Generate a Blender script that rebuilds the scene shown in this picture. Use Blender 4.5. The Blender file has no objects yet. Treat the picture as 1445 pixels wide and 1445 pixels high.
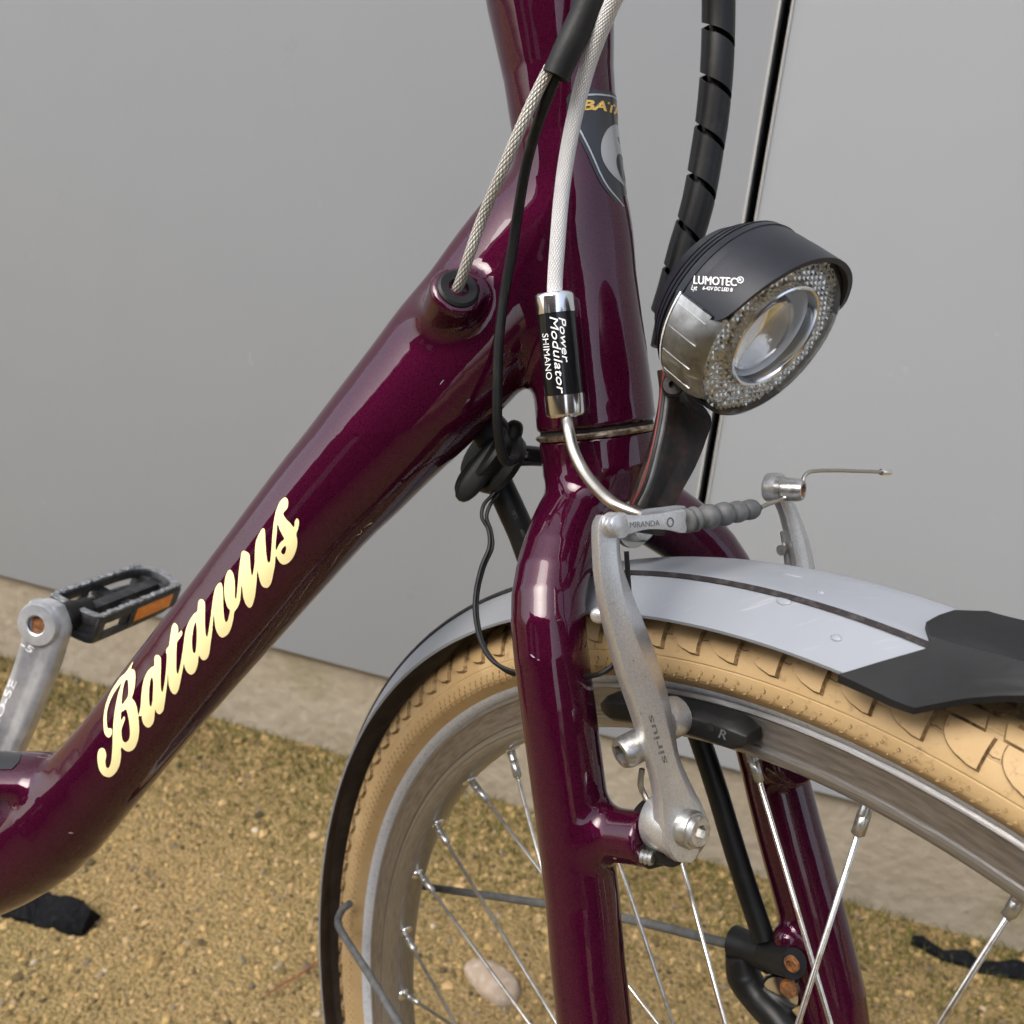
import bpy, bmesh, math, random
import numpy as np
from mathutils import Vector, Matrix
from mathutils.bvhtree import BVHTree
random.seed(3); rng = np.random.default_rng(3)
sc = bpy.context.scene
COL = sc.collection
A_ = lambda *v: np.array(v, dtype=float)
nrm = lambda v: v / np.linalg.norm(v)

# ------------------------------------------------------------------ camera, world, sun
FPX = 1400.0; IMG = 1445.0; CAMH = 0.85
G = nrm(A_(-.074, .904, .42))                    # gravity seen from the camera
def _ground(px, py):
    d = A_((px-722.5)/FPX, (py-722.5)/FPX, 1); return d*CAMH/(G@d)
P1, P2 = _ground(0, 925), _ground(1445, 1345)    # foot of the wall
XW = nrm(P2-P1); ZW = -G; YW = np.cross(ZW, XW)
RW = np.array([XW, YW, ZW])                      # camera axes -> world axes
def W(P): return np.asarray(P) @ RW.T + A_(0, 0, CAMH)
cd = bpy.data.cameras.new('camera'); cam = bpy.data.objects.new('camera', cd); COL.objects.link(cam)
cd.sensor_width = 26.0; cd.lens = 26.0*FPX/IMG; cd.clip_start = .02; cd.clip_end = 200
m = RW @ np.diag([1, -1, -1.])
cam.matrix_world = Matrix([[*m[0], 0], [*m[1], 0], [*m[2], CAMH], [0, 0, 0, 1]])
cd.dof.use_dof = True; cd.dof.focus_distance = .365; cd.dof.aperture_fstop = 13.0
sc.camera = cam
world = bpy.data.worlds.new('World'); sc.world = world; world.use_nodes = True
wn = world.node_tree.nodes; wl = world.node_tree.links
SUN_EL, SUN_AZ = 50, 238                          # degrees; azimuth from +X counter clockwise
sky = wn.new('ShaderNodeTexSky'); sky.sky_type = 'NISHITA'; sky.sun_disc = False
sky.sun_elevation = math.radians(SUN_EL); sky.sun_rotation = math.radians(90-SUN_AZ)
sky.dust_density = 4; sky.air_density = 1.0
hs = wn.new('ShaderNodeHueSaturation'); hs.inputs['Saturation'].default_value = .60
bg = wn['Background']; bg.inputs[1].default_value = .15
wl.new(sky.outputs[0], hs.inputs['Color']); wl.new(hs.outputs[0], bg.inputs[0])
sd = bpy.data.lights.new('sun', 'SUN'); sun = bpy.data.objects.new('sun', sd); COL.objects.link(sun)
sd.energy = 0.8; sd.angle = math.radians(40); sd.color = (1, .975, .94)
el_, az_ = math.radians(SUN_EL), math.radians(SUN_AZ)
sdir = Vector((math.cos(el_)*math.cos(az_), math.cos(el_)*math.sin(az_), math.sin(el_)))
sun.rotation_euler = sdir.to_track_quat('Z', 'Y').to_euler(); sun.location = sdir*5
sc.view_settings.view_transform = 'Standard'; sc.view_settings.look = 'None'
sc.view_settings.exposure = 1.33; sc.view_settings.gamma = 1; sc.view_settings.use_curve_mapping = False

# ------------------------------------------------------------------ local frames of the bicycle (camera axes)
C0 = A_(.03472, -.03385, .40675)                  # lower head bearing
su = nrm(A_(-.11689, -.98654, -.11436)); sf = nrm(A_(.61105, .01934, -.79136)); sl = nrm(np.cross(sf, su))
if sl@A_(-.783, .162, -.6) < 0: sl = -sl
BF = nrm(A_(.977, -.0935, -.1917)); BF = nrm(BF-(BF@su)*su); BN = np.cross(BF, su)
if BN[2] > 0: BN = -BN
SFR = np.array([sf, su, sl]); BFR = np.array([BF, su, BN])
HUB = A_(.05, -.41701, 0)
def ray(px, py): return A_((px-722.5)/FPX, (py-722.5)/FPX, 1)
def onp(fr, px, py, ax, val):                     # picture point -> local coords on the plane coord[ax]=val
    d = ray(px, py); P = d*((fr[ax]@C0+val)/(fr[ax]@d)); return fr@(P-C0)
def S(p): return W(C0 + np.asarray(p)@SFR)        # steering frame (forward, up, near side) -> world
def Bk(p): return W(C0 + np.asarray(p)@BFR)       # main frame -> world
def So(px, py, ax, val): return S(onp(SFR, px, py, ax, val))
def Bo(px, py, ax, val): return Bk(onp(BFR, px, py, ax, val))
def D(px, py, z): return W(ray(px, py)*z)         # picture point at a measured distance
def depth(Pw): return ((np.asarray(Pw)-A_(0, 0, CAMH))@RW)[..., 2]
def pixw(n, z): return n*z/FPX
CAMW = A_(0, 0, CAMH)
dW = lambda v: RW@v                               # direction camera -> world
sfW, suW, slW, BFW, BNW = map(dW, (sf, su, sl, BF, BN))

# ------------------------------------------------------------------ materials
def mat(name, col, rough=.5, metal=0, coat=0, noise=None, bump=None, spec=.5, coatr=.03, trans=0, ior=1.45, subs=0):
    m = bpy.data.materials.new(name); m.use_nodes = True; nt = m.node_tree; b = nt.nodes['Principled BSDF']
    b.inputs['Base Color'].default_value = (*col, 1); b.inputs['Roughness'].default_value = rough
    b.inputs['Metallic'].default_value = metal; b.inputs['Coat Weight'].default_value = coat
    b.inputs['Coat Roughness'].default_value = coatr; b.inputs['Specular IOR Level'].default_value = spec
    b.inputs['Transmission Weight'].default_value = trans; b.inputs['IOR'].default_value = ior
    tc = nt.nodes.new('ShaderNodeTexCoord')
    def mp(scale):
        q = nt.nodes.new('ShaderNodeMapping'); q.inputs['Scale'].default_value = scale if hasattr(scale, '__len__') else (scale,)*3
        nt.links.new(tc.outputs['Object'], q.inputs[0]); return q
    if noise:                                     # list of (scale, low, high, colour)
        prev = None
        for sc_, lo, hi, c2 in noise:
            n = nt.nodes.new('ShaderNodeTexNoise'); n.inputs['Scale'].default_value = 1; n.inputs['Detail'].default_value = 6
            n.inputs['Roughness'].default_value = .6
            nt.links.new(mp(sc_).outputs[0], n.inputs[0])
            r = nt.nodes.new('ShaderNodeMapRange'); r.inputs[1].default_value = lo; r.inputs[2].default_value = hi
            nt.links.new(n.outputs[0], r.inputs[0])
            x = nt.nodes.new('ShaderNodeMix'); x.data_type = 'RGBA'; nt.links.new(r.outputs[0], x.inputs[0])
            if prev is None: x.inputs[6].default_value = (*col, 1)
            else: nt.links.new(prev, x.inputs[6])
            x.inputs[7].default_value = (*c2, 1); prev = x.outputs[2]
        nt.links.new(prev, b.inputs['Base Color'])
    if bump:
        sc_, st, di = bump
        n = nt.nodes.new('ShaderNodeTexNoise'); n.inputs['Scale'].default_value = 1; n.inputs['Detail'].default_value = 4
        nt.links.new(mp(sc_).outputs[0], n.inputs[0])
        bu = nt.nodes.new('ShaderNodeBump'); bu.inputs['Strength'].default_value = st; bu.inputs['Distance'].default_value = di
        nt.links.new(n.outputs[0], bu.inputs['Height']); nt.links.new(bu.outputs[0], b.inputs['Normal'])
        m['bump'] = 1
    return m
def N_(m, t): return m.node_tree.nodes.new(t)
def L_(m, a, b): m.node_tree.links.new(a, b)
def BSDF(m): return m.node_tree.nodes['Principled BSDF']

M = {}
# maroon flake lacquer
p = mat('maroon_lacquer', (.038, .0018, .0132), .42, .30, 1, coatr=.012, spec=.0)
vo = N_(p, 'ShaderNodeTexVoronoi'); vo.inputs['Scale'].default_value = 2600
tc = N_(p, 'ShaderNodeTexCoord'); L_(p, tc.outputs['Object'], vo.inputs[0])
mr = N_(p, 'ShaderNodeMapRange'); mr.inputs[3].default_value = .6; mr.inputs[4].default_value = 1.5
L_(p, vo.outputs['Color'], mr.inputs[0])
mx = N_(p, 'ShaderNodeMix'); mx.data_type = 'RGBA'; mx.blend_type = 'MULTIPLY'; mx.inputs[0].default_value = 1
mx.inputs[6].default_value = (.038, .0018, .0132, 1); L_(p, mr.outputs[0], mx.inputs[7]); L_(p, mx.outputs[2], BSDF(p).inputs['Base Color'])
nn = N_(p, 'ShaderNodeTexNoise'); nn.inputs['Scale'].default_value = 55; L_(p, tc.outputs['Object'], nn.inputs[0])
bb = N_(p, 'ShaderNodeBump'); bb.inputs['Strength'].default_value = .10; bb.inputs['Distance'].default_value = .002
L_(p, nn.outputs[0], bb.inputs['Height']); L_(p, bb.outputs[0], BSDF(p).inputs['Coat Normal'])
M['paint'] = p
M['black'] = mat('black_rubber', (.008, .008, .0085), .48, spec=.35, bump=(900, .15, .0005), noise=[(60, .45, .75, (.016, .0155, .015))])
M['blackgloss'] = mat('black_gloss', (.008, .008, .009), .18)
M['blackcable'] = mat('black_cable', (.007, .007, .007), .40, spec=.35, noise=[(120, .55, .75, (.02, .019, .018))])
M['dark'] = mat('dark_void', (.006, .006, .006), .8)
M['greyrubber'] = mat('grey_rubber', (.075, .078, .078), .6, bump=(500, .2, .0005), noise=[(160, .45, .7, (.13, .13, .125))])
M['alu'] = mat('dull_aluminium', (.60, .60, .60), .33, .72, noise=[(1500, .42, .66, (.46, .46, .455)), (45, .50, .85, (.47, .455, .435)), (600, .68, .74, (.17, .16, .15))], bump=(1100, .28, .0003))
M['alub'] = mat('bright_aluminium', (.80, .80, .80), .16, 1)
M['steel'] = mat('stainless_steel', (.46, .43, .38), .28, 1, noise=[(150, .5, .8, (.38, .32, .26))])
M['zinc'] = mat('zinc_bolt', (.50, .50, .48), .32, .9, noise=[(260, .45, .7, (.24, .22, .2))], bump=(700, .3, .0003))
M['rust'] = mat('rusty_steel', (.10, .055, .03), .75, .2, noise=[(400, .4, .65, (.36, .13, .03))], bump=(900, .6, .0008))
M['rustbrown'] = mat('rusted_black_bracket', (.008, .006, .005), .5, spec=.35, noise=[(110, .48, .72, (.035, .018, .010))], bump=(600, .4, .0006))
M['rim'] = mat('rim_aluminium', (.33, .31, .29), .34, .8, noise=[(90, .4, .7, (.22, .19, .165)), (500, .55, .7, (.45, .43, .41))])
M['rimside'] = mat('rim_brake_track', (.26, .215, .18), .42, .7, noise=[(140, .4, .7, (.13, .105, .085))])
def streaky(name, c1, c2, rough, metal):
    m = mat(name, c1, rough, metal); uv = N_(m, 'ShaderNodeUVMap'); q = N_(m, 'ShaderNodeMapping'); q.inputs['Scale'].default_value = (9, 60, 1); n = N_(m, 'ShaderNodeTexNoise'); n.inputs['Scale'].default_value = 3; n.inputs['Detail'].default_value = 5
    L_(m, uv.outputs[0], q.inputs[0]); L_(m, q.outputs[0], n.inputs[0]); r = N_(m, 'ShaderNodeMapRange'); r.inputs[1].default_value = .38; r.inputs[2].default_value = .66; L_(m, n.outputs[0], r.inputs[0])
    x = N_(m, 'ShaderNodeMix'); x.data_type = 'RGBA'; x.inputs[6].default_value = (*c1, 1); x.inputs[7].default_value = (*c2, 1); L_(m, r.outputs[0], x.inputs[0]); L_(m, x.outputs[2], BSDF(m).inputs['Base Color'])
    bu = N_(m, 'ShaderNodeBump'); bu.inputs['Strength'].default_value = .3; bu.inputs['Distance'].default_value = .0003; L_(m, n.outputs[0], bu.inputs['Height']); L_(m, bu.outputs[0], BSDF(m).inputs['Normal']); return m
M['rim'] = streaky('rim_aluminium', (.36, .35, .34), (.25, .235, .22), .32, .8)
M['rimside'] = streaky('rim_brake_track', (.27, .25, .235), (.18, .16, .145), .38, .75)
M['refl'] = mat('reflective_band', (.52, .55, .60), .45, .1, noise=[(500, .5, .7, (.36, .38, .42))], bump=(1500, .3, .0004))
M['fender'] = mat('silver_mudguard', (.255, .272, .295), .38, .0, noise=[(9, .35, .70, (.225, .24, .268)), ((40, 400, 60), .60, .74, (.30, .315, .33)), (500, .62, .74, (.25, .26, .28))])
M['fenderin'] = mat('muddy_underside', (.085, .062, .045), .7, noise=[(60, .4, .7, (.14, .11, .08))])
M['flap'] = mat('black_flap', (.009, .009, .0095), .5, spec=.28, bump=(400, .1, .0006), noise=[(40, .4, .7, (.014, .014, .015))])
M['cream'] = mat('cream_lettering', (.95, .80, .40), .35)
M['gold'] = mat('gold_print', (.70, .46, .12), .35, .3)
M['silverprint'] = mat('silver_print', (.42, .42, .42), .3, .5)
M['white'] = mat('white_print', (.80, .80, .80), .5)
M['stripe'] = mat('dark_pinstripe', (.022, .018, .019), .65, spec=.2, noise=[(300, .5, .7, (.06, .055, .055))])
M['ink'] = mat('engraved_grey', (.10, .095, .09), .7)
M['badge'] = mat('badge_black', (.02, .021, .024), .32, 0, .25)
M['lamp'] = mat('lamp_black_plastic', (.0095, .011, .0155), .38, spec=.4, bump=(1500, .08, .0003), noise=[(50, .4, .7, (.015, .017, .023))])
M['orange'] = mat('orange_reflector', (.95, .24, .005), .25, noise=[(300, .45, .6, (1.0, .36, .01))], bump=(1800, .6, .001))
M['pedal'] = mat('pedal_plastic', (.022, .023, .025), .5, noise=[(130, .48, .7, (.06, .06, .06))], bump=(500, .3, .0008))
M['pedalgrip'] = mat('worn_pedal_edge', (.12, .125, .13), .6, noise=[(240, .4, .65, (.30, .31, .32))], bump=(700, .8, .0012))
M['crank'] = mat('crank_aluminium', (.58, .59, .60), .28, .55, noise=[(60, .4, .7, (.32, .33, .35))])
M['red'] = mat('red_wire', (.14, .012, .010), .45)
M['nickel'] = mat('brown_nickel', (.42, .33, .24), .30, .9, noise=[(350, .4, .6, (.13, .085, .05))])
M['spoke'] = mat('spoke_steel', (.66, .63, .58), .26, .95, noise=[(130, .48, .7, (.40, .33, .25))])
# clear plastic / glass
M['glass'] = mat('clear_lens', (.95, .95, .93), .03, trans=1, ior=1.46)
p = mat('thin_clear_plastic', (1, 1, 1), .03); nt = p.node_tree; tr = N_(p, 'ShaderNodeBsdfTransparent'); gl = N_(p, 'ShaderNodeBsdfGlossy'); gl.inputs['Roughness'].default_value = .03
fr = N_(p, 'ShaderNodeFresnel'); fr.inputs[0].default_value = 1.5; ms = N_(p, 'ShaderNodeMixShader'); L_(p, fr.outputs[0], ms.inputs[0]); L_(p, tr.outputs[0], ms.inputs[1]); L_(p, gl.outputs[0], ms.inputs[2])
L_(p, ms.outputs[0], nt.nodes['Material Output'].inputs[0]); tr.inputs[0].default_value = (.99, .99, .98, 1); M['clear'] = p
M['reflector'] = mat('prism_reflector', (.98, .99, 1.0), .14, .30)
M['prismdark'] = mat('prism_mirror', (.50, .51, .53), .06, 1)
M['windowback'] = mat('window_inside', (.78, .83, .90), .4, 0, noise=[(90, .42, .62, (.42, .44, .46))])
M['treadside'] = mat('shaded_tread_side', (.27, .175, .08), .8, noise=[(300, .42, .62, (.11, .065, .028)), (500, .5, .7, (.42, .29, .14))])  # darker brown: shade painted onto the sides of the tread blocks
M['chromecup'] = mat('lamp_mirror', (.80, .83, .88), .16, .35, bump=(160, .25, .002))

def braid(name, c1, c2, ku, kv, metal=0, rough=.5):
    m = mat(name, c1, rough, metal); uv = N_(m, 'ShaderNodeUVMap'); sp = N_(m, 'ShaderNodeSeparateXYZ'); L_(m, uv.outputs[0], sp.inputs[0])
    def ma(op, a, b=None):
        q = N_(m, 'ShaderNodeMath'); q.operation = op
        for i, v in enumerate((a, b)):
            if v is None: continue
            if isinstance(v, (int, float)): q.inputs[i].default_value = v
            else: L_(m, v, q.inputs[i])
        return q.outputs[0]
    u = ma('MULTIPLY', sp.outputs[0], ku*math.pi); v = ma('MULTIPLY', sp.outputs[1], kv*math.pi)
    h = ma('ABSOLUTE', ma('MULTIPLY', ma('SINE', ma('ADD', u, v)), ma('SINE', ma('SUBTRACT', u, v))))
    h = ma('POWER', h, .5)
    x = N_(m, 'ShaderNodeMix'); x.data_type = 'RGBA'; L_(m, h, x.inputs[0]); x.inputs[6].default_value = (*c2, 1); x.inputs[7].default_value = (*c1, 1)
    L_(m, x.outputs[2], BSDF(m).inputs['Base Color'])
    bu = N_(m, 'ShaderNodeBump'); bu.inputs['Strength'].default_value = .9; bu.inputs['Distance'].default_value = .0006
    L_(m, h, bu.inputs['Height']); L_(m, bu.outputs[0], BSDF(m).inputs['Normal']); return m
M['whitebraid'] = braid('white_braid', (.86, .86, .86), (.66, .66, .65), 9, 560)
M['greybraid'] = braid('silver_braid', (.62, .60, .54), (.20, .185, .155), 5, 330, .25, .42)

# tyre rubber: uv = (angle, profile)
p = mat('tan_tyre_rubber', (.455, .315, .155), .66, noise=[(55, .42, .70, (.42, .285, .13)), (300, .60, .75, (.30, .19, .08)), (22, .55, .75, (.56, .42, .23)), (140, .62, .74, (.22, .145, .07))])
uv = N_(p, 'ShaderNodeUVMap'); sp = N_(p, 'ShaderNodeSeparateXYZ'); L_(p, uv.outputs[0], sp.inputs[0])
wv = N_(p, 'ShaderNodeMath'); wv.operation = 'MULTIPLY'; wv.inputs[1].default_value = 2*math.pi*11; L_(p, sp.outputs[1], wv.inputs[0])
w2 = N_(p, 'ShaderNodeMath'); w2.operation = 'SINE'; L_(p, wv.outputs[0], w2.inputs[0])
w3 = N_(p, 'ShaderNodeMapRange'); w3.inputs[1].default_value = .93; w3.inputs[2].default_value = 1.0; L_(p, w2.outputs[0], w3.inputs[0])
bu = N_(p, 'ShaderNodeBump'); bu.inputs['Strength'].default_value = .5; bu.inputs['Distance'].default_value = .0006; bu.invert = True
L_(p, w3.outputs[0], bu.inputs['Height'])
n2 = N_(p, 'ShaderNodeTexNoise'); n2.inputs['Scale'].default_value = 700; tc = N_(p, 'ShaderNodeTexCoord'); L_(p, tc.outputs['Object'], n2.inputs[0])
b2 = N_(p, 'ShaderNodeBump'); b2.inputs['Strength'].default_value = .25; b2.inputs['Distance'].default_value = .0004
L_(p, n2.outputs[0], b2.inputs['Height']); L_(p, bu.outputs[0], b2.inputs['Normal']); L_(p, b2.outputs[0], BSDF(p).inputs['Normal'])
M['tyre'] = p
M['tread'] = mat('tan_tread_rubber', (.445, .305, .15), .66, noise=[(70, .42, .70, (.40, .265, .12)), (350, .60, .74, (.25, .14, .06))], bump=(700, .3, .0005))
M['treadcrack'] = mat('dark_crack', (.06, .035, .018), .9)
# setting
M['panel'] = mat('grey_metal_panel', (.330, .352, .376), .62, 0, spec=.3, noise=[((1.2, 1.2, .6), .35, .75, (.306, .326, .350)), (30, .70, .78, (.38, .39, .39)), (9, .66, .80, (.28, .285, .285)), ((90, 90, 14), .70, .76, (.42, .42, .41))], bump=((2.5, 2.5, 1.5), .12, .02))
M['concrete'] = mat('stained_concrete', (.33, .285, .215), .9, noise=[(9, .38, .70, (.285, .24, .175)), (45, .5, .75, (.38, .33, .255)), (5, .60, .75, (.22, .19, .11)), (140, .62, .72, (.18, .15, .11))], bump=(60, .5, .006))
M['trim'] = mat('pale_edge_trim', (.55, .54, .51), .5)
p = mat('sandy_ground', (.225, .150, .058), .95, noise=[(3.2, .42, .62, (.155, .125, .035)), (260, .38, .62, (.37, .26, .115)), (120, .56, .66, (.10, .07, .025))], bump=(240, 1.0, .008)); M['ground'] = p
M['felt'] = mat('torn_black_felt', (.004, .0045, .0055), .8, spec=.15, bump=(200, .9, .003), noise=[(150, .5, .7, (.012, .014, .016))])
M['rock'] = mat('pale_stone', (.37, .29, .215), .85, noise=[(28, .4, .65, (.27, .205, .145)), (90, .5, .7, (.44, .37, .29))], bump=(60, .6, .004))
M['twig'] = mat('red_twig', (.22, .07, .03), .8)
# gravel: colour per stone through an attribute
p = mat('gravel_stones', (.3, .2, .1), .85, bump=(500, .4, .001)); at = N_(p, 'ShaderNodeAttribute'); at.attribute_name = 'tint'
rp = N_(p, 'ShaderNodeValToRGB'); e = rp.color_ramp; e.interpolation = 'LINEAR'
for i, (t, c) in enumerate([(0, (.045, .034, .016)), (.16, (.16, .11, .040)), (.42, (.27, .18, .068)), (.64, (.37, .255, .10)), (.84, (.46, .31, .14)), (.93, (.22, .17, .11)), (.975, (.09, .075, .055)), (1, (.50, .41, .28))]):
    q = e.elements[i] if i < 2 else e.elements.new(t); q.position = t; q.color = (*c, 1)
e.elements[0].position = 0
L_(p, at.outputs['Fac'], rp.inputs[0]); L_(p, rp.outputs[0], BSDF(p).inputs['Base Color']); M['gravel'] = p
p = mat('moss', (.16, .13, .03), .95); at = N_(p, 'ShaderNodeAttribute'); at.attribute_name = 'tint'
x = N_(p, 'ShaderNodeMix'); x.data_type = 'RGBA'; L_(p, at.outputs['Fac'], x.inputs[0]); x.inputs[6].default_value = (.15, .105, .028, 1); x.inputs[7].default_value = (.085, .098, .016, 1)
L_(p, x.outputs[2], BSDF(p).inputs['Base Color']); M['moss'] = p

# ------------------------------------------------------------------ object helpers
LOC = {}
def link(o, parent=None):
    COL.objects.link(o)
    if parent is not None: o.parent = parent
    return o
def thing(name, label, cat, loc, group=None):
    o = bpy.data.objects.new(name, None); o.empty_display_size = .05; link(o); o.location = loc; LOC[o.name] = np.array(loc, float)
    o['label'] = label; o['category'] = cat
    if group: o['group'] = group
    return o
def root_of(o):
    while o.parent: o = o.parent
    return o
def obj(name, V, F, material, parent=None, smooth=35, normals=None, uvs=None, mats=None, fm=None, bevel=0, label=None, tint=None):
    off = LOC[root_of(parent).name] if parent is not None and root_of(parent).name in LOC else A_(0, 0, 0)
    me = bpy.data.meshes.new(name); V = np.asarray(V, float)
    me.from_pydata((V-off).tolist(), [], [list(map(int, f)) for f in F]); me.update()
    for q in (mats or [material]): me.materials.append(M[q])
    if fm is not None: me.polygons.foreach_set('material_index', np.asarray(fm, dtype=np.int32))
    if uvs is not None:
        l = me.uv_layers.new(name='UVMap'); li = np.empty(len(me.loops), dtype=np.int32); me.loops.foreach_get('vertex_index', li)
        l.data.foreach_set('uv', np.asarray(uvs, np.float32)[li].ravel())
    if tint is not None:
        at = me.attributes.new('tint', 'FLOAT', 'POINT'); at.data.foreach_set('value', np.asarray(tint, np.float32))
    if normals is not None:
        me.polygons.foreach_set('use_smooth', [True]*len(me.polygons)); me.normals_split_custom_set_from_vertices(np.asarray(normals).tolist())
    elif smooth:
        bm = bmesh.new(); bm.from_mesh(me); bmesh.ops.recalc_face_normals(bm, faces=bm.faces)
        if bevel:
            es = [e for e in bm.edges if len(e.link_faces) == 2 and e.calc_face_angle(0) > math.radians(smooth)]
            bmesh.ops.bevel(bm, geom=es, offset=bevel, segments=2, profile=.5, affect='EDGES', clamp_overlap=True)
        for f in bm.faces: f.smooth = True
        for e in bm.edges:
            if len(e.link_faces) == 2 and e.calc_face_angle(0) > math.radians(smooth): e.smooth = False
        bm.to_mesh(me); bm.free()
    o = bpy.data.objects.new(name, me); link(o, parent)
    if label: o['label'] = label
    return o
def cr(P, n=6):                                    # Catmull-Rom resample
    P = np.asarray(P, float); Q = np.vstack([2*P[0]-P[1], P, 2*P[-1]-P[-2]]); out = []
    for i in range(1, len(Q)-2):
        for t in np.arange(n)/n:
            a, b, c, d = Q[i-1], Q[i], Q[i+1], Q[i+2]
            out.append(.5*((2*b)+(c-a)*t+(2*a-5*b+4*c-d)*t*t+(3*b-a-3*c+d)*t**3))
    out.append(P[-1]); return np.array(out)
def frames(P):
    T = np.gradient(P, axis=0); T /= np.linalg.norm(T, axis=1)[:, None]+1e-12
    n = np.cross(T[0], [0.3, .2, 1]); n = nrm(n); Ns = []
    for t in T: n = nrm(n-(n@t)*t); Ns.append(n)
    Ns = np.array(Ns); return T, Ns, np.cross(T, Ns)
def tube_vf(P, r, n=16, cap=True):
    P = np.asarray(P, float); r = np.broadcast_to(np.asarray(r, float), (len(P),)); T, Nn, Bb = frames(P)
    a = np.arange(n)/n*2*np.pi; V = []; UV = []; s = np.concatenate([[0], np.cumsum(np.linalg.norm(np.diff(P, axis=0), axis=1))])
    for i in range(len(P)):
        V.append(P[i]+r[i]*(np.cos(a)[:, None]*Nn[i]+np.sin(a)[:, None]*Bb[i])); UV += [(q/(2*np.pi), s[i]) for q in a]
    V = np.vstack(V); F = []
    for i in range(len(P)-1):
        for j in range(n): k = (j+1) % n; F.append((i*n+j, i*n+k, (i+1)*n+k, (i+1)*n+j))
    if cap: F.append(tuple(range(n))[::-1]); F.append(tuple((len(P)-1)*n+j for j in range(n)))
    return V, F, UV
def tube(name, P, r, material, parent, n=16, res=6, **k):
    P = np.asarray(P, float)
    if res and len(P) > 2:
        if hasattr(r, '__len__'): r = np.interp(np.linspace(0, 1, (len(P)-1)*res+1), np.linspace(0, 1, len(r)), r)
        P = cr(P, res)
    V, F, UV = tube_vf(P, r, n); 
    # repeat of the seam in u is harmless: the braid pattern is periodic in the angle
    V = V; return obj(name, V, F, material, parent, uvs=UV if material.endswith('braid') else None, **k)
def braid_tube(name, P, r, material, parent, n=20, res=8, **k):       # own seam so that u does not wrap back
    P = cr(np.asarray(P, float), res); T, Nn, Bb = frames(P); r = np.interp(np.linspace(0, 1, len(P)), [0, 1], [r, r]) if not hasattr(r, '__len__') else np.interp(np.linspace(0, 1, len(P)), np.linspace(0, 1, len(r)), r)
    a = np.arange(n+1)/n*2*np.pi; s = np.concatenate([[0], np.cumsum(np.linalg.norm(np.diff(P, axis=0), axis=1))]); V = []; UV = []
    for i in range(len(P)):
        V.append(P[i]+r[i]*(np.cos(a)[:, None]*Nn[i]+np.sin(a)[:, None]*Bb[i])); UV += [(q/(2*np.pi)*2, s[i]) for q in a]
    F = [(i*(n+1)+j, i*(n+1)+j+1, (i+1)*(n+1)+j+1, (i+1)*(n+1)+j) for i in range(len(P)-1) for j in range(n)]
    return obj(name, np.vstack(V), F, material, parent, uvs=UV, smooth=80, **k)
def basis(ax, hint=None):
    ax = nrm(np.asarray(ax, float)); h = A_(0, 0, 1) if hint is None else np.asarray(hint, float)
    if abs(nrm(h)@ax) > .98: h = A_(1, 0, 0)
    x = nrm(h-(h@ax)*ax); return x, np.cross(ax, x), ax
def lathe_vf(org, ax, prof, n=32, hint=None, cap=True):     # prof: (distance along the axis, radius)
    x, y, z = basis(ax, hint); a = np.arange(n)/n*2*np.pi; V = []
    for d, r in prof: V.append(np.asarray(org)+d*z+max(r, 1e-6)*(np.cos(a)[:, None]*x+np.sin(a)[:, None]*y))
    V = np.vstack(V); F = [(i*n+j, i*n+(j+1) % n, (i+1)*n+(j+1) % n, (i+1)*n+j) for i in range(len(prof)-1) for j in range(n)]
    if cap: F.append(tuple(range(n))[::-1]); F.append(tuple((len(prof)-1)*n+j for j in range(n)))
    return V, F
def lathe(name, org, ax, prof, material, parent, n=32, **k):
    V, F = lathe_vf(org, ax, prof, n, cap=k.pop('cap', True), hint=k.pop('hint', None)); return obj(name, V, F, material, parent, **k)
def join(*vf):
    V = []; F = []; o = 0
    for v, f in vf:
        v = np.asarray(v); V.append(v); F += [tuple(i+o for i in q) for q in f]; o += len(v)
    return np.vstack(V), F
def loft_vf(R, cap=True):
    n = len(R[0]); V = np.vstack(R); F = [(i*n+j, i*n+(j+1) % n, (i+1)*n+(j+1) % n, (i+1)*n+j) for i in range(len(R)-1) for j in range(n)]
    if cap: F.append(tuple(range(n))[::-1]); F.append(tuple((len(R)-1)*n+j for j in range(n)))
    return V, F
def box_vf(c, ax, ay, az, sx, sy, sz):
    V = [np.asarray(c)+ax*sx*i/2+ay*sy*j/2+az*sz*k/2 for i in (-1, 1) for j in (-1, 1) for k in (-1, 1)]
    return np.array(V), [(0, 1, 3, 2), (4, 6, 7, 5), (0, 4, 5, 1), (2, 3, 7, 6), (0, 2, 6, 4), (1, 5, 7, 3)]
def plate_vf(pts, nrmv, th):                        # outline polygon extruded by th against the normal
    P = np.asarray(pts, float); n = len(P); V = np.vstack([P, P-np.asarray(nrmv)*th])
    return V, [tuple(range(n)), tuple(range(2*n-1, n-1, -1))]+[(i, n+i, n+(i+1) % n, (i+1) % n) for i in range(n)]
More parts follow.
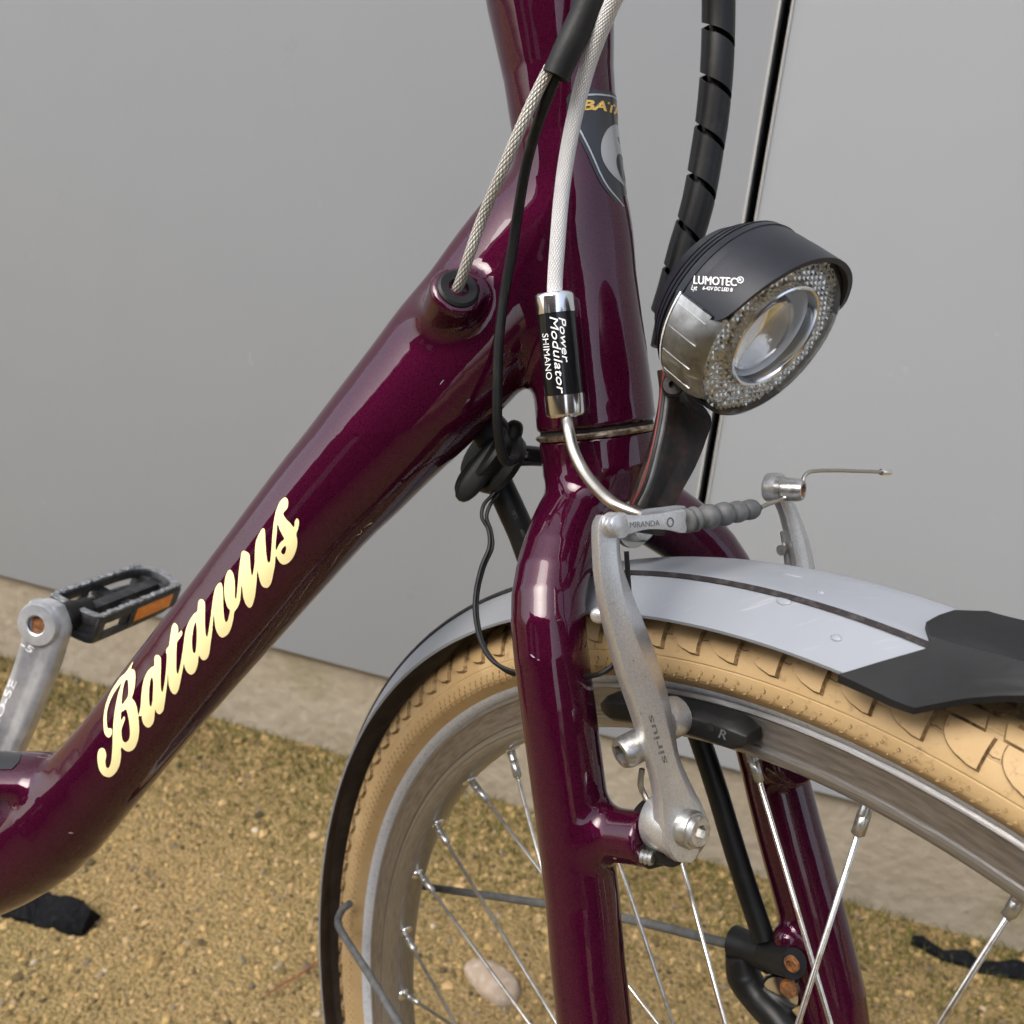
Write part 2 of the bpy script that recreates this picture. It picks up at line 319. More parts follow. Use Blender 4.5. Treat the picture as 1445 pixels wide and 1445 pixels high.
def hexbolt_vf(org, ax, r, h, sock=.5, n=28):        # round head with a hexagon socket
    x, y, z = basis(ax); prof = [(0, r*.97), (0, r), (h*.75, r), (h, r*.86)]; V, F = lathe_vf(org, ax, prof, n, cap=False)
    a = np.arange(6)/6*2*np.pi+.3; top = 3*n; k = len(V)
    h1 = np.asarray(org)+h*z+r*sock*(np.cos(a)[:, None]*x+np.sin(a)[:, None]*y); h2 = h1-z*h*.7
    V = np.vstack([V, h1, h2])
    for j in range(n):
        i6 = int(round((j/n*2*np.pi-.3)/(np.pi/3))) % 6; j2 = (j+1) % n; i62 = int(round((j2/n*2*np.pi-.3)/(np.pi/3))) % 6
        if i6 == i62: F.append((top+j, top+j2, k+i6))
        else: F.append((top+j, top+j2, k+i62, k+i6))
    for i in range(6): F.append((k+i, k+(i+1) % 6, k+6+(i+1) % 6, k+6+i))
    F.append(tuple(k+6+i for i in range(6))); return V, F

# ------------------------------------------------------------------ implicit surfaces (welded tubes)
def surface_net(f, lo, hi, h):
    lo = np.asarray(lo, float); n = np.ceil((np.asarray(hi)-lo)/h).astype(int)+1
    ax = [lo[i]+h*np.arange(n[i]) for i in range(3)]
    v = np.empty(n, np.float32)
    for i in range(n[0]):
        gy, gz = np.meshgrid(ax[1], ax[2], indexing='ij'); P = np.stack([np.full_like(gy, ax[0][i]), gy, gz], -1).reshape(-1, 3)
        v[i] = f(P).reshape(n[1], n[2])
    s = v < 0; c = s[:-1, :-1, :-1].astype(np.int8)*0
    for dx in (0, 1):
        for dy in (0, 1):
            for dz in (0, 1): c = c+s[dx:n[0]-1+dx, dy:n[1]-1+dy, dz:n[2]-1+dz]
    act = (c > 0) & (c < 8); idx = -np.ones(act.shape, np.int64); ii = np.argwhere(act); idx[act] = np.arange(len(ii))
    P = lo+h*(ii+.5); F = []
    for a in range(3):
        b, d = (a+1) % 3, (a+2) % 3
        s0 = np.take(s, range(n[a]-1), a); s1 = np.take(s, range(1, n[a]), a); e = np.argwhere(s0 != s1)
        e = e[(e[:, b] > 0) & (e[:, d] > 0) & (e[:, b] < n[b]-1) & (e[:, d] < n[d]-1)]
        fl = s0[tuple(e.T)]
        q = []
        for ob, od in ((-1, -1), (0, -1), (0, 0), (-1, 0)):
            t = e.copy(); t[:, b] += ob; t[:, d] += od; q.append(idx[tuple(t.T)])
        q = np.stack(q, 1); q[~fl] = q[~fl][:, ::-1]; F.append(q)
    F = np.vstack(F); F = F[(F >= 0).all(1)]
    def grad(P):
        e = 2e-4; g = np.empty_like(P)
        for i in range(3):
            d = np.zeros(3); d[i] = e; g[:, i] = (f(P+d)-f(P-d))/(2*e)
        return g
    E = np.vstack([F[:, [0, 1]], F[:, [1, 2]], F[:, [2, 3]], F[:, [3, 0]]])
    for it in range(8):
        if it in (2, 4, 6):
            A = np.zeros_like(P); C = np.zeros(len(P)); np.add.at(A, E[:, 0], P[E[:, 1]]); np.add.at(A, E[:, 1], P[E[:, 0]]); np.add.at(C, E[:, 0], 1); np.add.at(C, E[:, 1], 1)
            P = P*.4+.6*A/np.maximum(C, 1)[:, None]
        g = grad(P); g2 = (g*g).sum(1)+1e-9; st = (f(P)/g2)[:, None]*g
        P = P-np.clip(st, -h, h)
    g = grad(P); return P, F, g/(np.linalg.norm(g, axis=1)[:, None]+1e-12)
def smin(a, b, k):
    h = np.clip(.5+.5*(b-a)/k, 0, 1); return b*(1-h)+a*h-k*h*(1-h)
def smax(a, b, k): return -smin(-a, -b, k)
def polydist(P, pts, rad, sc=None):                 # swept ball along a polyline
    best = None
    for i in range(len(pts)-1):
        a, b = pts[i], pts[i+1]; ab = b-a; t = np.clip(((P-a)@ab)/(ab@ab), 0, 1); q = P-a-t[:, None]*ab
        if sc is not None: q = q*sc
        d = np.sqrt((q*q).sum(1))-(rad[i]+(rad[i+1]-rad[i])*t); best = d if best is None else np.minimum(best, d)
    return best

# ------------------------------------------------------------------ printed marks laid on real surfaces
def bvh_of(o):
    off = A_(*root_of(o).location) if o.parent else A_(0, 0, 0)
    me = o.data; V = [Vector(v.co)+Vector(off) for v in me.vertices]; return BVHTree.FromPolygons(V, [p.vertices[:] for p in me.polygons])
def lay(pts, bvh, off=.0002):
    out = []
    for px, py in pts:
        d = nrm(dW(ray(px, py))); h = bvh.ray_cast(Vector(CAMW), Vector(d))
        if h[0] is None: out.append(None); continue
        nn_ = np.array(h[1]); nn_ = nn_ if nn_@d < 0 else -nn_
        out.append(np.array(h[0])+nn_*off)
    return out
def decal(name, pts, faces, bvh, material, parent, off=.0002, **k):
    V = lay(pts, bvh, off); ok = [v is not None for v in V]; mp = {}; V2 = []
    for i, v in enumerate(V):
        if ok[i]: mp[i] = len(V2); V2.append(v)
    F = [tuple(mp[i] for i in f) for f in faces if all(ok[i] for i in f)]
    return obj(name, V2, F, material, parent, smooth=0, **k) if F else None
def poly_sd(P, poly):                               # signed distance to a closed polygon (2D)
    poly = np.asarray(poly, float); d = np.full(len(P), 1e9); ins = np.zeros(len(P), bool)
    for i in range(len(poly)):
        a, b = poly[i], poly[(i+1) % len(poly)]; ab = b-a; t = np.clip(((P-a)@ab)/(ab@ab+1e-12), 0, 1); q = P-a-t[:, None]*ab
        d = np.minimum(d, (q*q).sum(1)); c = (a[1] > P[:, 1]) != (b[1] > P[:, 1])
        xx = a[0]+(P[:, 1]-a[1])/((b[1]-a[1]) if abs(b[1]-a[1]) > 1e-12 else 1e-12)*(b[0]-a[0]); ins ^= c & (P[:, 0] < xx)
    return np.where(ins, -np.sqrt(d), np.sqrt(d))
def fill(sdf, lo, hi, h):                           # marching squares fill of a 2D field
    nx, ny = int((hi[0]-lo[0])/h)+2, int((hi[1]-lo[1])/h)+2
    gx, gy = np.meshgrid(lo[0]+h*np.arange(nx), lo[1]+h*np.arange(ny), indexing='ij'); P = np.stack([gx, gy], -1).reshape(-1, 2)
    v = sdf(P).reshape(nx, ny); pts = []; key = {}; F = []
    def vid(kx, p):
        if kx not in key: key[kx] = len(pts); pts.append(p)
        return key[kx]
    m = v < 0; any_ = m[:-1, :-1] | m[1:, :-1] | m[:-1, 1:] | m[1:, 1:]
    for i, j in np.argwhere(any_):
        c = [(i, j), (i+1, j), (i+1, j+1), (i, j+1)]; poly = []
        for a in range(4):
            p, q = c[a], c[(a+1) % 4]; vp, vq = v[p], v[q]; Pp = A_(gx[p], gy[p]); Pq = A_(gx[q], gy[q])
            if vp < 0: poly.append(vid(('v',)+p, Pp))
            if (vp < 0) != (vq < 0):
                poly.append(vid(('e',)+tuple(sorted((p, q))), Pp+(Pq-Pp)*vp/(vp-vq)))
        if len(poly) > 2: F.append(tuple(poly))
    return pts, F
def closed(P, n=4):
    P = np.asarray(P, float); k = len(P); out = []
    for i in range(k):
        a, b, c, d = P[i-1], P[i], P[(i+1) % k], P[(i+2) % k]
        for t in np.arange(n)/n: out.append(.5*((2*b)+(c-a)*t+(2*a-5*b+4*c-d)*t*t+(3*b-a-3*c+d)*t**3))
    return np.array(out)
def text2d(s, bold=0.0, shear=0.0, xs=1.0):          # letters as flat polygons, height about 0.7, baseline 0
    cu = bpy.data.curves.new('t', 'FONT'); cu.body = s; cu.size = 1; cu.offset = bold; cu.shear = shear; cu.resolution_u = 3
    o = bpy.data.objects.new('t', cu); COL.objects.link(o); bpy.context.view_layer.update()
    me = o.evaluated_get(bpy.context.evaluated_depsgraph_get()).to_mesh(); V = np.array([v.co[:2] for v in me.vertices]); F = [tuple(p.vertices) for p in me.polygons]
    V[:, 0] = (V[:, 0]-V[:, 0].min())*xs
    bpy.data.objects.remove(o); return V, F
def text_px(name, s, start, end, height, bvh, material, parent, bold=0.0, shear=0.0, off=.0002, up=None, **k):
    V, F = text2d(s, bold, shear); a, b = A_(*start), A_(*end); u = (b-a)/V[:, 0].max(); perp = A_(u[1], -u[0]); perp = nrm(perp)
    if up is not None: perp = nrm(A_(*up))
    P = a+V[:, :1]*u+V[:, 1:]*perp*height/.7
    return decal(name, P, F, bvh, material, parent, off, **k)

# ================================================================== THE SETTING
yw = (P1@RW.T)[1]                                    # distance of the wall
def gpt(px, py): return W(_ground(px, py))
V = [(-25, -25, 0), (25, -25, 0), (25, 25, 0), (-25, 25, 0)]
o = obj('ground', V, [(0, 1, 2, 3)], 'ground', smooth=0); o['kind'] = 'structure'
PH = .1415                                           # top of the concrete plinth
wall = thing('building_wall', 'grey metal-clad building wall on a stained concrete base behind the bicycle', 'wall', (0, yw, 0))
V, F = box_vf(A_(-.2, yw+.15, PH/2-.1), A_(1, 0, 0), A_(0, 1, 0), A_(0, 0, 1), 9, .3, PH+.2); obj('concrete_base', V, F, 'concrete', wall)
def wallpt(px, py, y):                               # picture point on the vertical plane at world y
    d = dW(ray(px, py)); return CAMW+d*(y/d[1])
gx = (wallpt(1112, 20, yw)[0]+wallpt(992, 690, yw)[0])/2
PT = .012
for x0, x1 in ((-4.6, gx-.0045), (gx+.0045, 4.2)):
    V, F = box_vf(A_((x0+x1)/2, yw-PT/2+.03, PH+.006+1.5), A_(1, 0, 0), A_(0, 1, 0), A_(0, 0, 1), x1-x0, PT+.06, 3.0)
    obj('metal_panel', V, F, 'panel', wall, bevel=.0015)
V, F = box_vf(A_(gx, yw+.06, PH+.006+1.5), A_(1, 0, 0), A_(0, 1, 0), A_(0, 0, 1), .03, .02, 2.99); obj('joint_gasket', V, F, 'dark', wall)
for s in (-1, 1):
    V, F = box_vf(A_(gx+s*.0050, yw-PT-.0008, PH+.006+1.5), A_(1, 0, 0), A_(0, 1, 0), A_(0, 0, 1), .0011, .0016, 2.995); obj('edge_trim', V, F, 'trim', wall)

# added building behind the viewer, unseen: put in to darken the lacquer reflections
M['brick'] = mat('dark_brick', (.055, .036, .030), .85, noise=[(3, .4, .6, (.08, .05, .04))]); M['roof'] = mat('slate_roof', (.03, .03, .033), .7)
added_house = thing('added_house', 'added brick building behind the viewer, unseen, placed to mirror darkly in the bicycle lacquer', 'added_house', (-1.9, -6.5, 0))
V, F = box_vf(A_(-2.9, -6.5, 2.3), A_(1, 0, 0), A_(0, 1, 0), A_(0, 0, 1), 8.6, 4, 4.6); obj('wall', V, F, 'brick', added_house)
V = [(-7.4, -4.2, 4.5), (1.6, -4.2, 4.5), (1.6, -8.8, 4.5), (-7.4, -8.8, 4.5), (-7.4, -6.5, 6.9), (1.6, -6.5, 6.9)]; obj('roof', V, [(0, 1, 5, 4), (2, 3, 4, 5), (1, 2, 5), (3, 0, 4), (3, 2, 1, 0)], 'roof', added_house, smooth=20)
V, F = box_vf(A_(6.2, -4.5, 1.6), A_(1, 0, 0), A_(0, 1, 0), A_(0, 0, 1), 5.0, 4, 3.2); obj('added_outbuilding', V, F, 'brick', added_house)  # second added block, unseen: narrows the band of sky the lacquer mirrors
for wx in (-4.4, -2.4):
    V, F = box_vf(A_(wx, -4.48, 1.6), A_(1, 0, 0), A_(0, 1, 0), A_(0, 0, 1), .9, .06, 1.2); obj('window', V, F, 'trim', added_house)

# gravel: real little stones
ico = bmesh.new(); bmesh.ops.create_icosphere(ico, subdivisions=1, radius=1); IV = np.array([v.co for v in ico.verts]); IF = np.array([[v.index for v in f.verts] for f in ico.faces]); ico.free()
def scatter(n, smin_, smax_, xr, yr, flat, zoff, power=2.2, dens=None):
    xs = rng.uniform(*xr, n); ys = rng.uniform(*yr, n)
    if dens is not None: k = rng.uniform(0, 1, n) < dens(xs, ys); xs, ys = xs[k], ys[k]; n = len(xs)
    s = smin_+(smax_-smin_)*rng.uniform(0, 1, n)**power
    V = IV[None]*(1+rng.uniform(-.28, .28, (n, 12, 1)))*s[:, None, None]*rng.uniform(.7, 1.25, (n, 1, 3))*A_(1, 1, flat)
    a = rng.uniform(0, 6.28, n); c, q = np.cos(a)[:, None], np.sin(a)[:, None]
    X = V[..., 0]*c-V[..., 1]*q; Y = V[..., 0]*q+V[..., 1]*c
    V = np.stack([X+xs[:, None], Y+ys[:, None], V[..., 2]+(s*zoff)[:, None]], -1)
    F = (IF[None]+12*np.arange(n)[:, None, None]).reshape(-1, 3); return V.reshape(-1, 3), F, np.repeat(rng.uniform(0, 1, n), 12)
def fastobj(name, V, F, material, tint=None, smooth=False):
    me = bpy.data.meshes.new(name); me.vertices.add(len(V)); me.vertices.foreach_set('co', V.astype(np.float32).ravel())
    me.loops.add(F.size); me.loops.foreach_set('vertex_index', F.astype(np.int32).ravel()); me.polygons.add(len(F))
    me.polygons.foreach_set('loop_start', np.arange(len(F), dtype=np.int32)*F.shape[1]); me.update(calc_edges=True)
    if tint is not None:
        at = me.attributes.new('tint', 'FLOAT', 'POINT'); at.data.foreach_set('value', np.asarray(tint, np.float32))
    me.polygons.foreach_set('use_smooth', [smooth]*len(me.polygons)); me.materials.append(M[material]); o = bpy.data.objects.new(name, me); COL.objects.link(o); return o
XR = (-1.05, .95); YR = (yw-1.15, yw-.002)
a = scatter(56000, .0009, .0036, XR, YR, .6, .15); b = scatter(3200, .0025, .0068, XR, YR, .55, .12, 3.0)
V = np.vstack([a[0], b[0]]); F = np.vstack([a[1], b[1]+len(a[0])]); o = fastobj('gravel', V, F, 'gravel', np.concatenate([a[2], b[2]]))
o['kind'] = 'stuff'; o['label'] = 'fine yellow-brown gravel covering the ground in front of the wall'; o['category'] = 'gravel'
# moss and dead grass: short blades, densest along the foot of the wall
def md(x, y):
    w = np.exp(-((yw-y)/.16)**2); pn = .5+.5*np.sin(x*5.1+1)*np.sin(y*6.3+2)*np.sin(x*2.2-y*3); return np.clip(w*.95+.45*np.clip((pn-.55)*4, 0, 1), 0, 1)
n = 130000; xs = rng.uniform(*XR, n); ys = rng.uniform(*YR, n); k = rng.uniform(0, 1, n) < md(xs, ys); xs, ys = xs[k], ys[k]; n = len(xs)
near = np.exp(-((yw-ys)/.15)**2); h = rng.uniform(.003, .008, n)*(.7+1.0*near); a = rng.uniform(0, 6.28, n); w = rng.uniform(.0005, .0013, n)
lx, ly = rng.normal(0, .006, n), rng.normal(0, .006, n)
V = np.stack([np.stack([xs-w*np.cos(a), ys-w*np.sin(a), 0*xs], -1), np.stack([xs+w*np.cos(a), ys+w*np.sin(a), 0*xs], -1), np.stack([xs+lx, ys+ly, h+.002], -1)], 1).reshape(-1, 3)
F = np.arange(3*n).reshape(-1, 3); o = fastobj('moss', V, F, 'moss', np.repeat(np.clip(rng.uniform(0, 1, n)*.6+.4*near, 0, 1), 3))
o['kind'] = 'stuff'; o['label'] = 'olive moss and dry grass along the foot of the wall'; o['category'] = 'moss'
# pale stone
def rock(name, px, py, sx, sy, sz, material, label, seed, rot=0):
    c = gpt(px, py); bm = bmesh.new(); bmesh.ops.create_icosphere(bm, subdivisions=4, radius=1); r = np.random.default_rng(seed)
    dirs = r.normal(0, 1, (16, 3)); dirs /= np.linalg.norm(dirs, axis=1)[:, None]; amp = r.uniform(-.10, .10, 16)
    V = np.array([v.co for v in bm.verts]); F = [[v.index for v in f.verts] for f in bm.faces]; bm.free()
    V = V*(1+(np.exp(-3*(1-V@dirs.T))*amp*3.2).sum(1))[:, None]; V = np.sign(V)*np.abs(V)**.85
    V = V*A_(sx, sy, sz); c_, s_ = math.cos(rot), math.sin(rot); V = V@np.array([[c_, s_, 0], [-s_, c_, 0], [0, 0, 1]])
    V += c+A_(0, 0, sz*.62); o = obj(name, V, F, material, smooth=60); o['label'] = label; o['category'] = 'stone'; return o
rock('stone', 688, 1388, .027, .018, .009, 'rock', 'pale flat pebble lying on the gravel behind the front wheel spokes', 5, -.35)
# torn black felt strips lying on the ground
def strip(name, pts, w, label, seed, th=.006):
    r = np.random.default_rng(seed); P = cr([gpt(*q) for q in pts], 8); T = np.gradient(P, axis=0); T /= np.linalg.norm(T, axis=1)[:, None]; Nn = np.cross(T, [0, 0, 1.]); R = []
    w = np.interp(np.linspace(0, 1, len(P)), np.linspace(0, 1, len(w)), w)
    for i in range(len(P)):
        z = .006+.004*math.sin(i*.7)+r.uniform(-.001, .001); a_, b_ = w[i]*(1+r.uniform(-.12, .12)), w[i]*(1+r.uniform(-.12, .12))
        R.append([P[i]-Nn[i]*a_+A_(0, 0, z), P[i]-Nn[i]*a_*.3+A_(0, 0, z+th*1.6), P[i]+Nn[i]*b_*.4+A_(0, 0, z+th), P[i]+Nn[i]*b_+A_(0, 0, z*.8), P[i]+Nn[i]*b_*.9+A_(0, 0, z*.5-th*.4), P[i]-Nn[i]*a_*.9+A_(0, 0, z*.5-th*.4)])
    V, F = loft_vf(R); o = obj(name, V, F, 'felt', smooth=50); o['label'] = label; o['category'] = 'scrap'; return o
strip('felt_strip', [(-60, 1262), (20, 1278), (75, 1290), (128, 1310)], [.016, .018, .019, .015], 'torn strip of black roofing felt on gravel under the down tube', 4, .012)
strip('felt_strip', [(1284, 1332), (1335, 1352), (1392, 1368), (1470, 1380)], [.003, .008, .009, .012], 'thin black felt scrap on the moss by the concrete base', 6, .004)
P = [gpt(*q)+A_(0, 0, .008) for q in ((378, 1412), (400, 1396), (425, 1382), (446, 1366), (462, 1350))]
o = tube('twig', P, [.0008, .0012, .0012, .001, .0006], 'twig', None, n=8); o['label'] = 'thin reddish twig lying on the gravel left of the wheel'; o['category'] = 'twig'

# ================================================================== THE BICYCLE
base = S(HUB+A_(0, -.35, 0)); bike = thing('bicycle', 'maroon city bicycle with cream tyres and silver mudguards in front of the wall', 'bicycle', (base[0], base[1], 0))

# ---- main frame: head tube, down tube, rear joint, cable pod, one welded surface
HU = A_(-.004, 0, .012, .03, .045, .08, .1146, .14, .168, .20, .30); HR = A_(.0243, .0245, .0243, .0236, .0229, .0220, .0207, .0218, .0250, .0262, .0262)
def px2b(px, py, rp, N=0):
    q = onp(BFR, px, py, 2, N); z = depth(Bk(q)); return [q[0], q[1], rp*z/FPX]
DT = np.array([px2b(*q) for q in ((771, 342, 106), (728, 396, 106), (685, 452, 104), (641, 502, 102), (599, 552, 98), (543, 614, 91), (500, 663, 86), (452, 716, 81), (345, 846, 73), (232, 982, 67), (140, 1094, 66), (62, 1172, 74), (-20, 1215, 78), (-110, 1240, 78), (-260, 1260, 78))])
DTc = cr(DT, 3)
RT = np.array([px2b(*q) for q in ((110, 1098, 30), (60, 1098, 34), (0, 1098, 34), (-160, 1085, 34))])
pod0 = Bo(646, 409, 2, .0292); pod1 = Bo(622, 460, 2, .0095)
podL = (np.array([pod0, pod1])-CAMW)@RW; podL = (podL-C0)@BFR.T
podax = nrm(podL[0]-podL[1])
def f_frame(P):
    rr = np.sqrt(P[:, 0]**2+P[:, 2]**2); head = (rr-np.interp(P[:, 1], HU, HR))*.99; head = smax(head, -P[:, 1]+.0012, .0022)
    q2 = P[:, :2]; best = np.full(len(P), 9.); rad = np.zeros(len(P))
    for i in range(len(DTc)-1):
        a, b = DTc[i, :2], DTc[i+1, :2]; ab = b-a; t = np.clip(((q2-a)@ab)/(ab@ab), 0, 1); q = q2-a-t[:, None]*ab; d = np.sqrt((q*q).sum(1))
        r = DTc[i, 2]+(DTc[i+1, 2]-DTc[i, 2])*t; m = d < best; best = np.where(m, d, best); rad = np.where(m, r, rad)
    rn = np.minimum(rad, np.interp(P[:, 1], [.01, .07], [.0245, .0203])); k = rad/rn
    down = np.sqrt(best**2+(P[:, 2]*k)**2)-rad; down = down/np.maximum(k, 1)**.5
    d = smin(head, down, .008)
    b2 = None
    for i in range(len(RT)-1):
        a, b = RT[i, :2], RT[i+1, :2]; ab = b-a; t = np.clip(((q2-a)@ab)/(ab@ab), 0, 1); q = q2-a-t[:, None]*ab; dd = np.sqrt((q*q).sum(1)+P[:, 2]**2*.4)-RT[i, 2]; b2 = dd if b2 is None else np.minimum(b2, dd)
    d = smin(d, b2, .004)
    pod = polydist(P, podL[::-1], [.0105, .0108]); cut = ((P-podL[0])@podax)-.0005; pod = smax(pod, cut, .003)
    d = smin(d, pod, .007)
    return smax(d, P[:, 1]-.24, .002)
lo = A_(DTc[:, 0].min()-.03, DTc[:, 1].min()-.07, -.034); P, F, Nn = surface_net(f_frame, A_(-.50, -.40, -.036), A_(.040, .25, .048), .0023)
frame = obj('frame', Bk(P), F, 'paint', bike, normals=Nn@BFR@RW.T)
bvF = bvh_of(frame)

# ---- brand lettering on the down tube (traced script)
cA = lambda pts: [(130+x*.11765, 930+y*.11765) for x, y in pts]
cB = lambda pts: [(190+x*.13834, 840+y*.13834) for x, y in pts]
cC = lambda pts: [(290+x*.09692, 770+y*.09692) for x, y in pts]
cD = lambda pts: [(340+x*.1003, 695+y*.1003) for x, y in pts]
Bo_ = cA([(130, 1062), (160, 1085), (175, 1150), (163, 1220), (170, 1285), (190, 1303), (215, 1280), (235, 1200), (248, 1060), (252, 930), (262, 760), (285, 590), (320, 420), (360, 290), (310, 350), (260, 430), (215, 530), (190, 620), (182, 720), (188, 800), (200, 830), (230, 828), (245, 850), (235, 915), (200, 940), (160, 900), (145, 820), (145, 700), (160, 600), (190, 490), (240, 380), (290, 300), (350, 220), (410, 165), (455, 100), (495, 35), (503, 40), (475, 118), (500, 125), (525, 160), (527, 250), (515, 350), (495, 430), (485, 470), (520, 510), (545, 590), (560, 700), (568, 820), (560, 930), (530, 1030), (490, 1085), (440, 1105), (395, 1090), (352, 1055), (350, 1160), (330, 1270), (290, 1350), (240, 1400), (190, 1412), (130, 1385), (90, 1320), (70, 1220), (72, 1130), (95, 1075)])
holes = [cA([(430, 245), (440, 280), (445, 360), (440, 430), (425, 470), (395, 510), (370, 545), (362, 520), (370, 420), (385, 330), (405, 265)]),
         cA([(352, 680), (360, 625), (375, 628), (410, 600), (430, 650), (450, 760), (458, 880), (445, 960), (405, 995), (375, 975), (360, 920), (358, 850), (375, 790), (395, 735), (402, 700), (388, 685), (370, 710), (355, 750)]),
         cB([(185, 835), (195, 900), (190, 1000), (185, 1080), (168, 1135), (155, 1100), (152, 1000), (160, 900), (172, 850)]),
         cB([(630, 275), (638, 360), (635, 480), (625, 570), (608, 588), (594, 550), (590, 450), (605, 340), (618, 290)]),
         cD([(635, 740), (638, 800), (620, 855), (600, 868), (575, 850), (570, 820), (590, 780), (615, 755)])]
word = cB([(50, 1200), (65, 1130), (75, 1000), (95, 880), (130, 790), (175, 735), (205, 720), (208, 660), (215, 620), (240, 608), (270, 630), (275, 700), (270, 850), (272, 950), (285, 985), (295, 960), (315, 850), (330, 700), (333, 604), (325, 580), (335, 540), (355, 515), (370, 420), (385, 330), (400, 295), (415, 283), (445, 310), (452, 350), (450, 390), (480, 360), (492, 375), (485, 410), (450, 460), (437, 485), (432, 560), (430, 680), (430, 760), (442, 800), (455, 770), (475, 680), (495, 560), (510, 450), (530, 340), (570, 250), (610, 190), (645, 160), (652, 90), (665, 50), (690, 40), (718, 60), (725, 120), (722, 250), (728, 380), (742, 425)]) \
    + cC([(50, 1230), (80, 1040), (105, 850), (130, 700), (160, 600), (220, 535), (250, 570), (262, 680), (265, 850), (272, 1000), (285, 1080), (305, 1112), (330, 1075), (350, 1000), (360, 935), (330, 900), (300, 820), (280, 700), (282, 560), (300, 450), (335, 370), (370, 350), (410, 400), (430, 500), (435, 620), (433, 740), (445, 778), (460, 720), (475, 560), (495, 350), (520, 180), (535, 100), (560, 72), (600, 85), (645, 120), (655, 200), (665, 350), (682, 437), (700, 380), (720, 250)]) \
    + cD([(200, 900), (212, 720), (235, 640), (280, 550), (320, 500), (345, 540), (352, 700), (362, 850), (375, 950), (395, 985), (415, 960), (425, 880), (440, 700), (460, 480), (490, 300), (540, 160), (590, 90), (630, 70), (665, 100), (672, 160), (655, 230), (610, 275), (605, 310), (640, 370), (700, 430), (750, 490), (762, 410), (790, 362), (815, 380), (820, 440), (805, 520), (782, 580), (795, 680), (785, 780), (740, 900), (680, 975), (610, 1010), (550, 980), (505, 900), (498, 830), (520, 770), (560, 700), (612, 655), (590, 600), (545, 510), (522, 430), (510, 560), (495, 720), (490, 880), (480, 1020), (455, 1150), (430, 1260), (390, 1325), (350, 1337), (300, 1310), (265, 1220), (245, 1110), (240, 1050)]) \
    + cC([(755, 400), (745, 560), (720, 740), (680, 870), (635, 898), (580, 830), (550, 720), (540, 600), (531, 480), (525, 600), (510, 780), (480, 880), (425, 960), (410, 1050), (380, 1180), (330, 1280), (250, 1333), (190, 1290), (150, 1190), (135, 1050), (130, 950), (110, 1150), (90, 1350)]) \
    + cB([(800, 330), (780, 470), (765, 580), (745, 635), (710, 660), (680, 645), (658, 610), (650, 680), (635, 740), (610, 790), (570, 805), (530, 770), (512, 720), (507, 690), (485, 800), (460, 920), (440, 980), (410, 1007), (375, 980), (350, 900), (345, 780), (335, 900), (320, 1010), (305, 1120), (290, 1180), (255, 1210), (225, 1190), (212, 1160), (205, 1230), (195, 1290), (165, 1335), (135, 1345), (100, 1320), (80, 1270), (75, 1225), (55, 1235)])
Bp, wp, hp = closed(Bo_, 3), closed(word, 3), [closed(h_, 3) for h_ in holes]
def f_word(P):
    d = np.full(len(P), 50.)
    m1 = P[:, 0] < 205; d[m1] = poly_sd(P[m1], Bp); m2 = P[:, 0] > 188; d[m2] = np.minimum(d[m2], poly_sd(P[m2], wp))
    for h_ in hp:
        m = (np.abs(P-h_.mean(0)) < 34).all(1); d[m] = np.maximum(d[m], -poly_sd(P[m], h_))
    return d
pts, F = fill(f_word, (134, 698), (428, 1100), 1.5)
decal('brand_lettering', pts, F, bvF, 'cream', frame, .00035)

# ---- head badge, wrapped round the head tube
hrad = lambda u: np.interp(u, HU, HR)
def badge(pts, off): return [Bk((lambda r: A_(r*math.cos((x+.0028)/.0212), y, r*math.sin((x+.0028)/.0212)))(hrad(y)+off)) for x, y in pts]
U0 = lambda y: .1279-(y-151)*.000274
sh = [(-.0252, U0(156)), (-.0262, U0(175)), (-.0255, U0(194)), (-.0210, U0(235)), (-.0166, U0(277)), (-.0104, U0(302)), (0, U0(322)), (.0104, U0(302)), (.0166, U0(277)), (.0210, U0(235)), (.0255, U0(194)), (.0262, U0(175)), (.0252, U0(156)), (.012, U0(151)), (0, U0(149)), (-.012, U0(151))]
def fill_b(f, off, name, material):
    pts, F = fill(f, (-.03, .074), (.03, .132), .0006); return obj(name, badge(pts, off), F, material, frame, smooth=0)
shc = closed(sh, 3)
fs = lambda P: poly_sd(P, shc)
fill_b(fs, .0003, 'head_badge', 'badge')
fill_b(lambda P: np.maximum(fs(P)+.0014, -(fs(P)+.0021)), .00045, 'badge_outline', 'silverprint')
cres = closed([(-x_*1.62, .105+(y_-.1075)*.98) for x_, y_ in [(-.001, .1195), (-.006, .1165), (-.0088, .1105), (-.0088, .104), (-.006, .0985), (-.001, .0955), (-.0035, .100), (-.0042, .104), (-.0028, .1075), (.0005, .108), (.003, .106), (.0035, .103), (.001, .1005), (.0035, .0985), (.0062, .1015), (.0066, .1065), (.0045, .111), (.002, .1125), (-.0005, .1122), (-.0015, .1145), (.0015, .1155), (.004, .118)]], 3)
fill_b(lambda P: poly_sd(P, cres), .00045, 'badge_emblem', 'silverprint')
V, F = text2d('BATAVUS', .035, .25); V[:, 0] -= V[:, 0].max()/2; V = V*A_(.0430/(2*V[:, 0].max()), .0034/.7); V[:, 0] *= -1
obj('badge_lettering', badge([(x_, y_+U0(178)) for x_, y_ in V], .0005), F, 'gold', frame, smooth=0)
# the badge reads from the left-hand end: +x of the arc runs towards the near side

# ---- cable plug in the pod
pw = W(C0+podL[0]@BFR); pax = dW(podax@BFR)
lathe('cable_plug', pw-pax*.010, pax, [(0, .0075), (.0098, .0084), (.0112, .0082), (.0120, .0072), (.0117, .0040), (.0100, .0034)], 'black', frame, n=40)
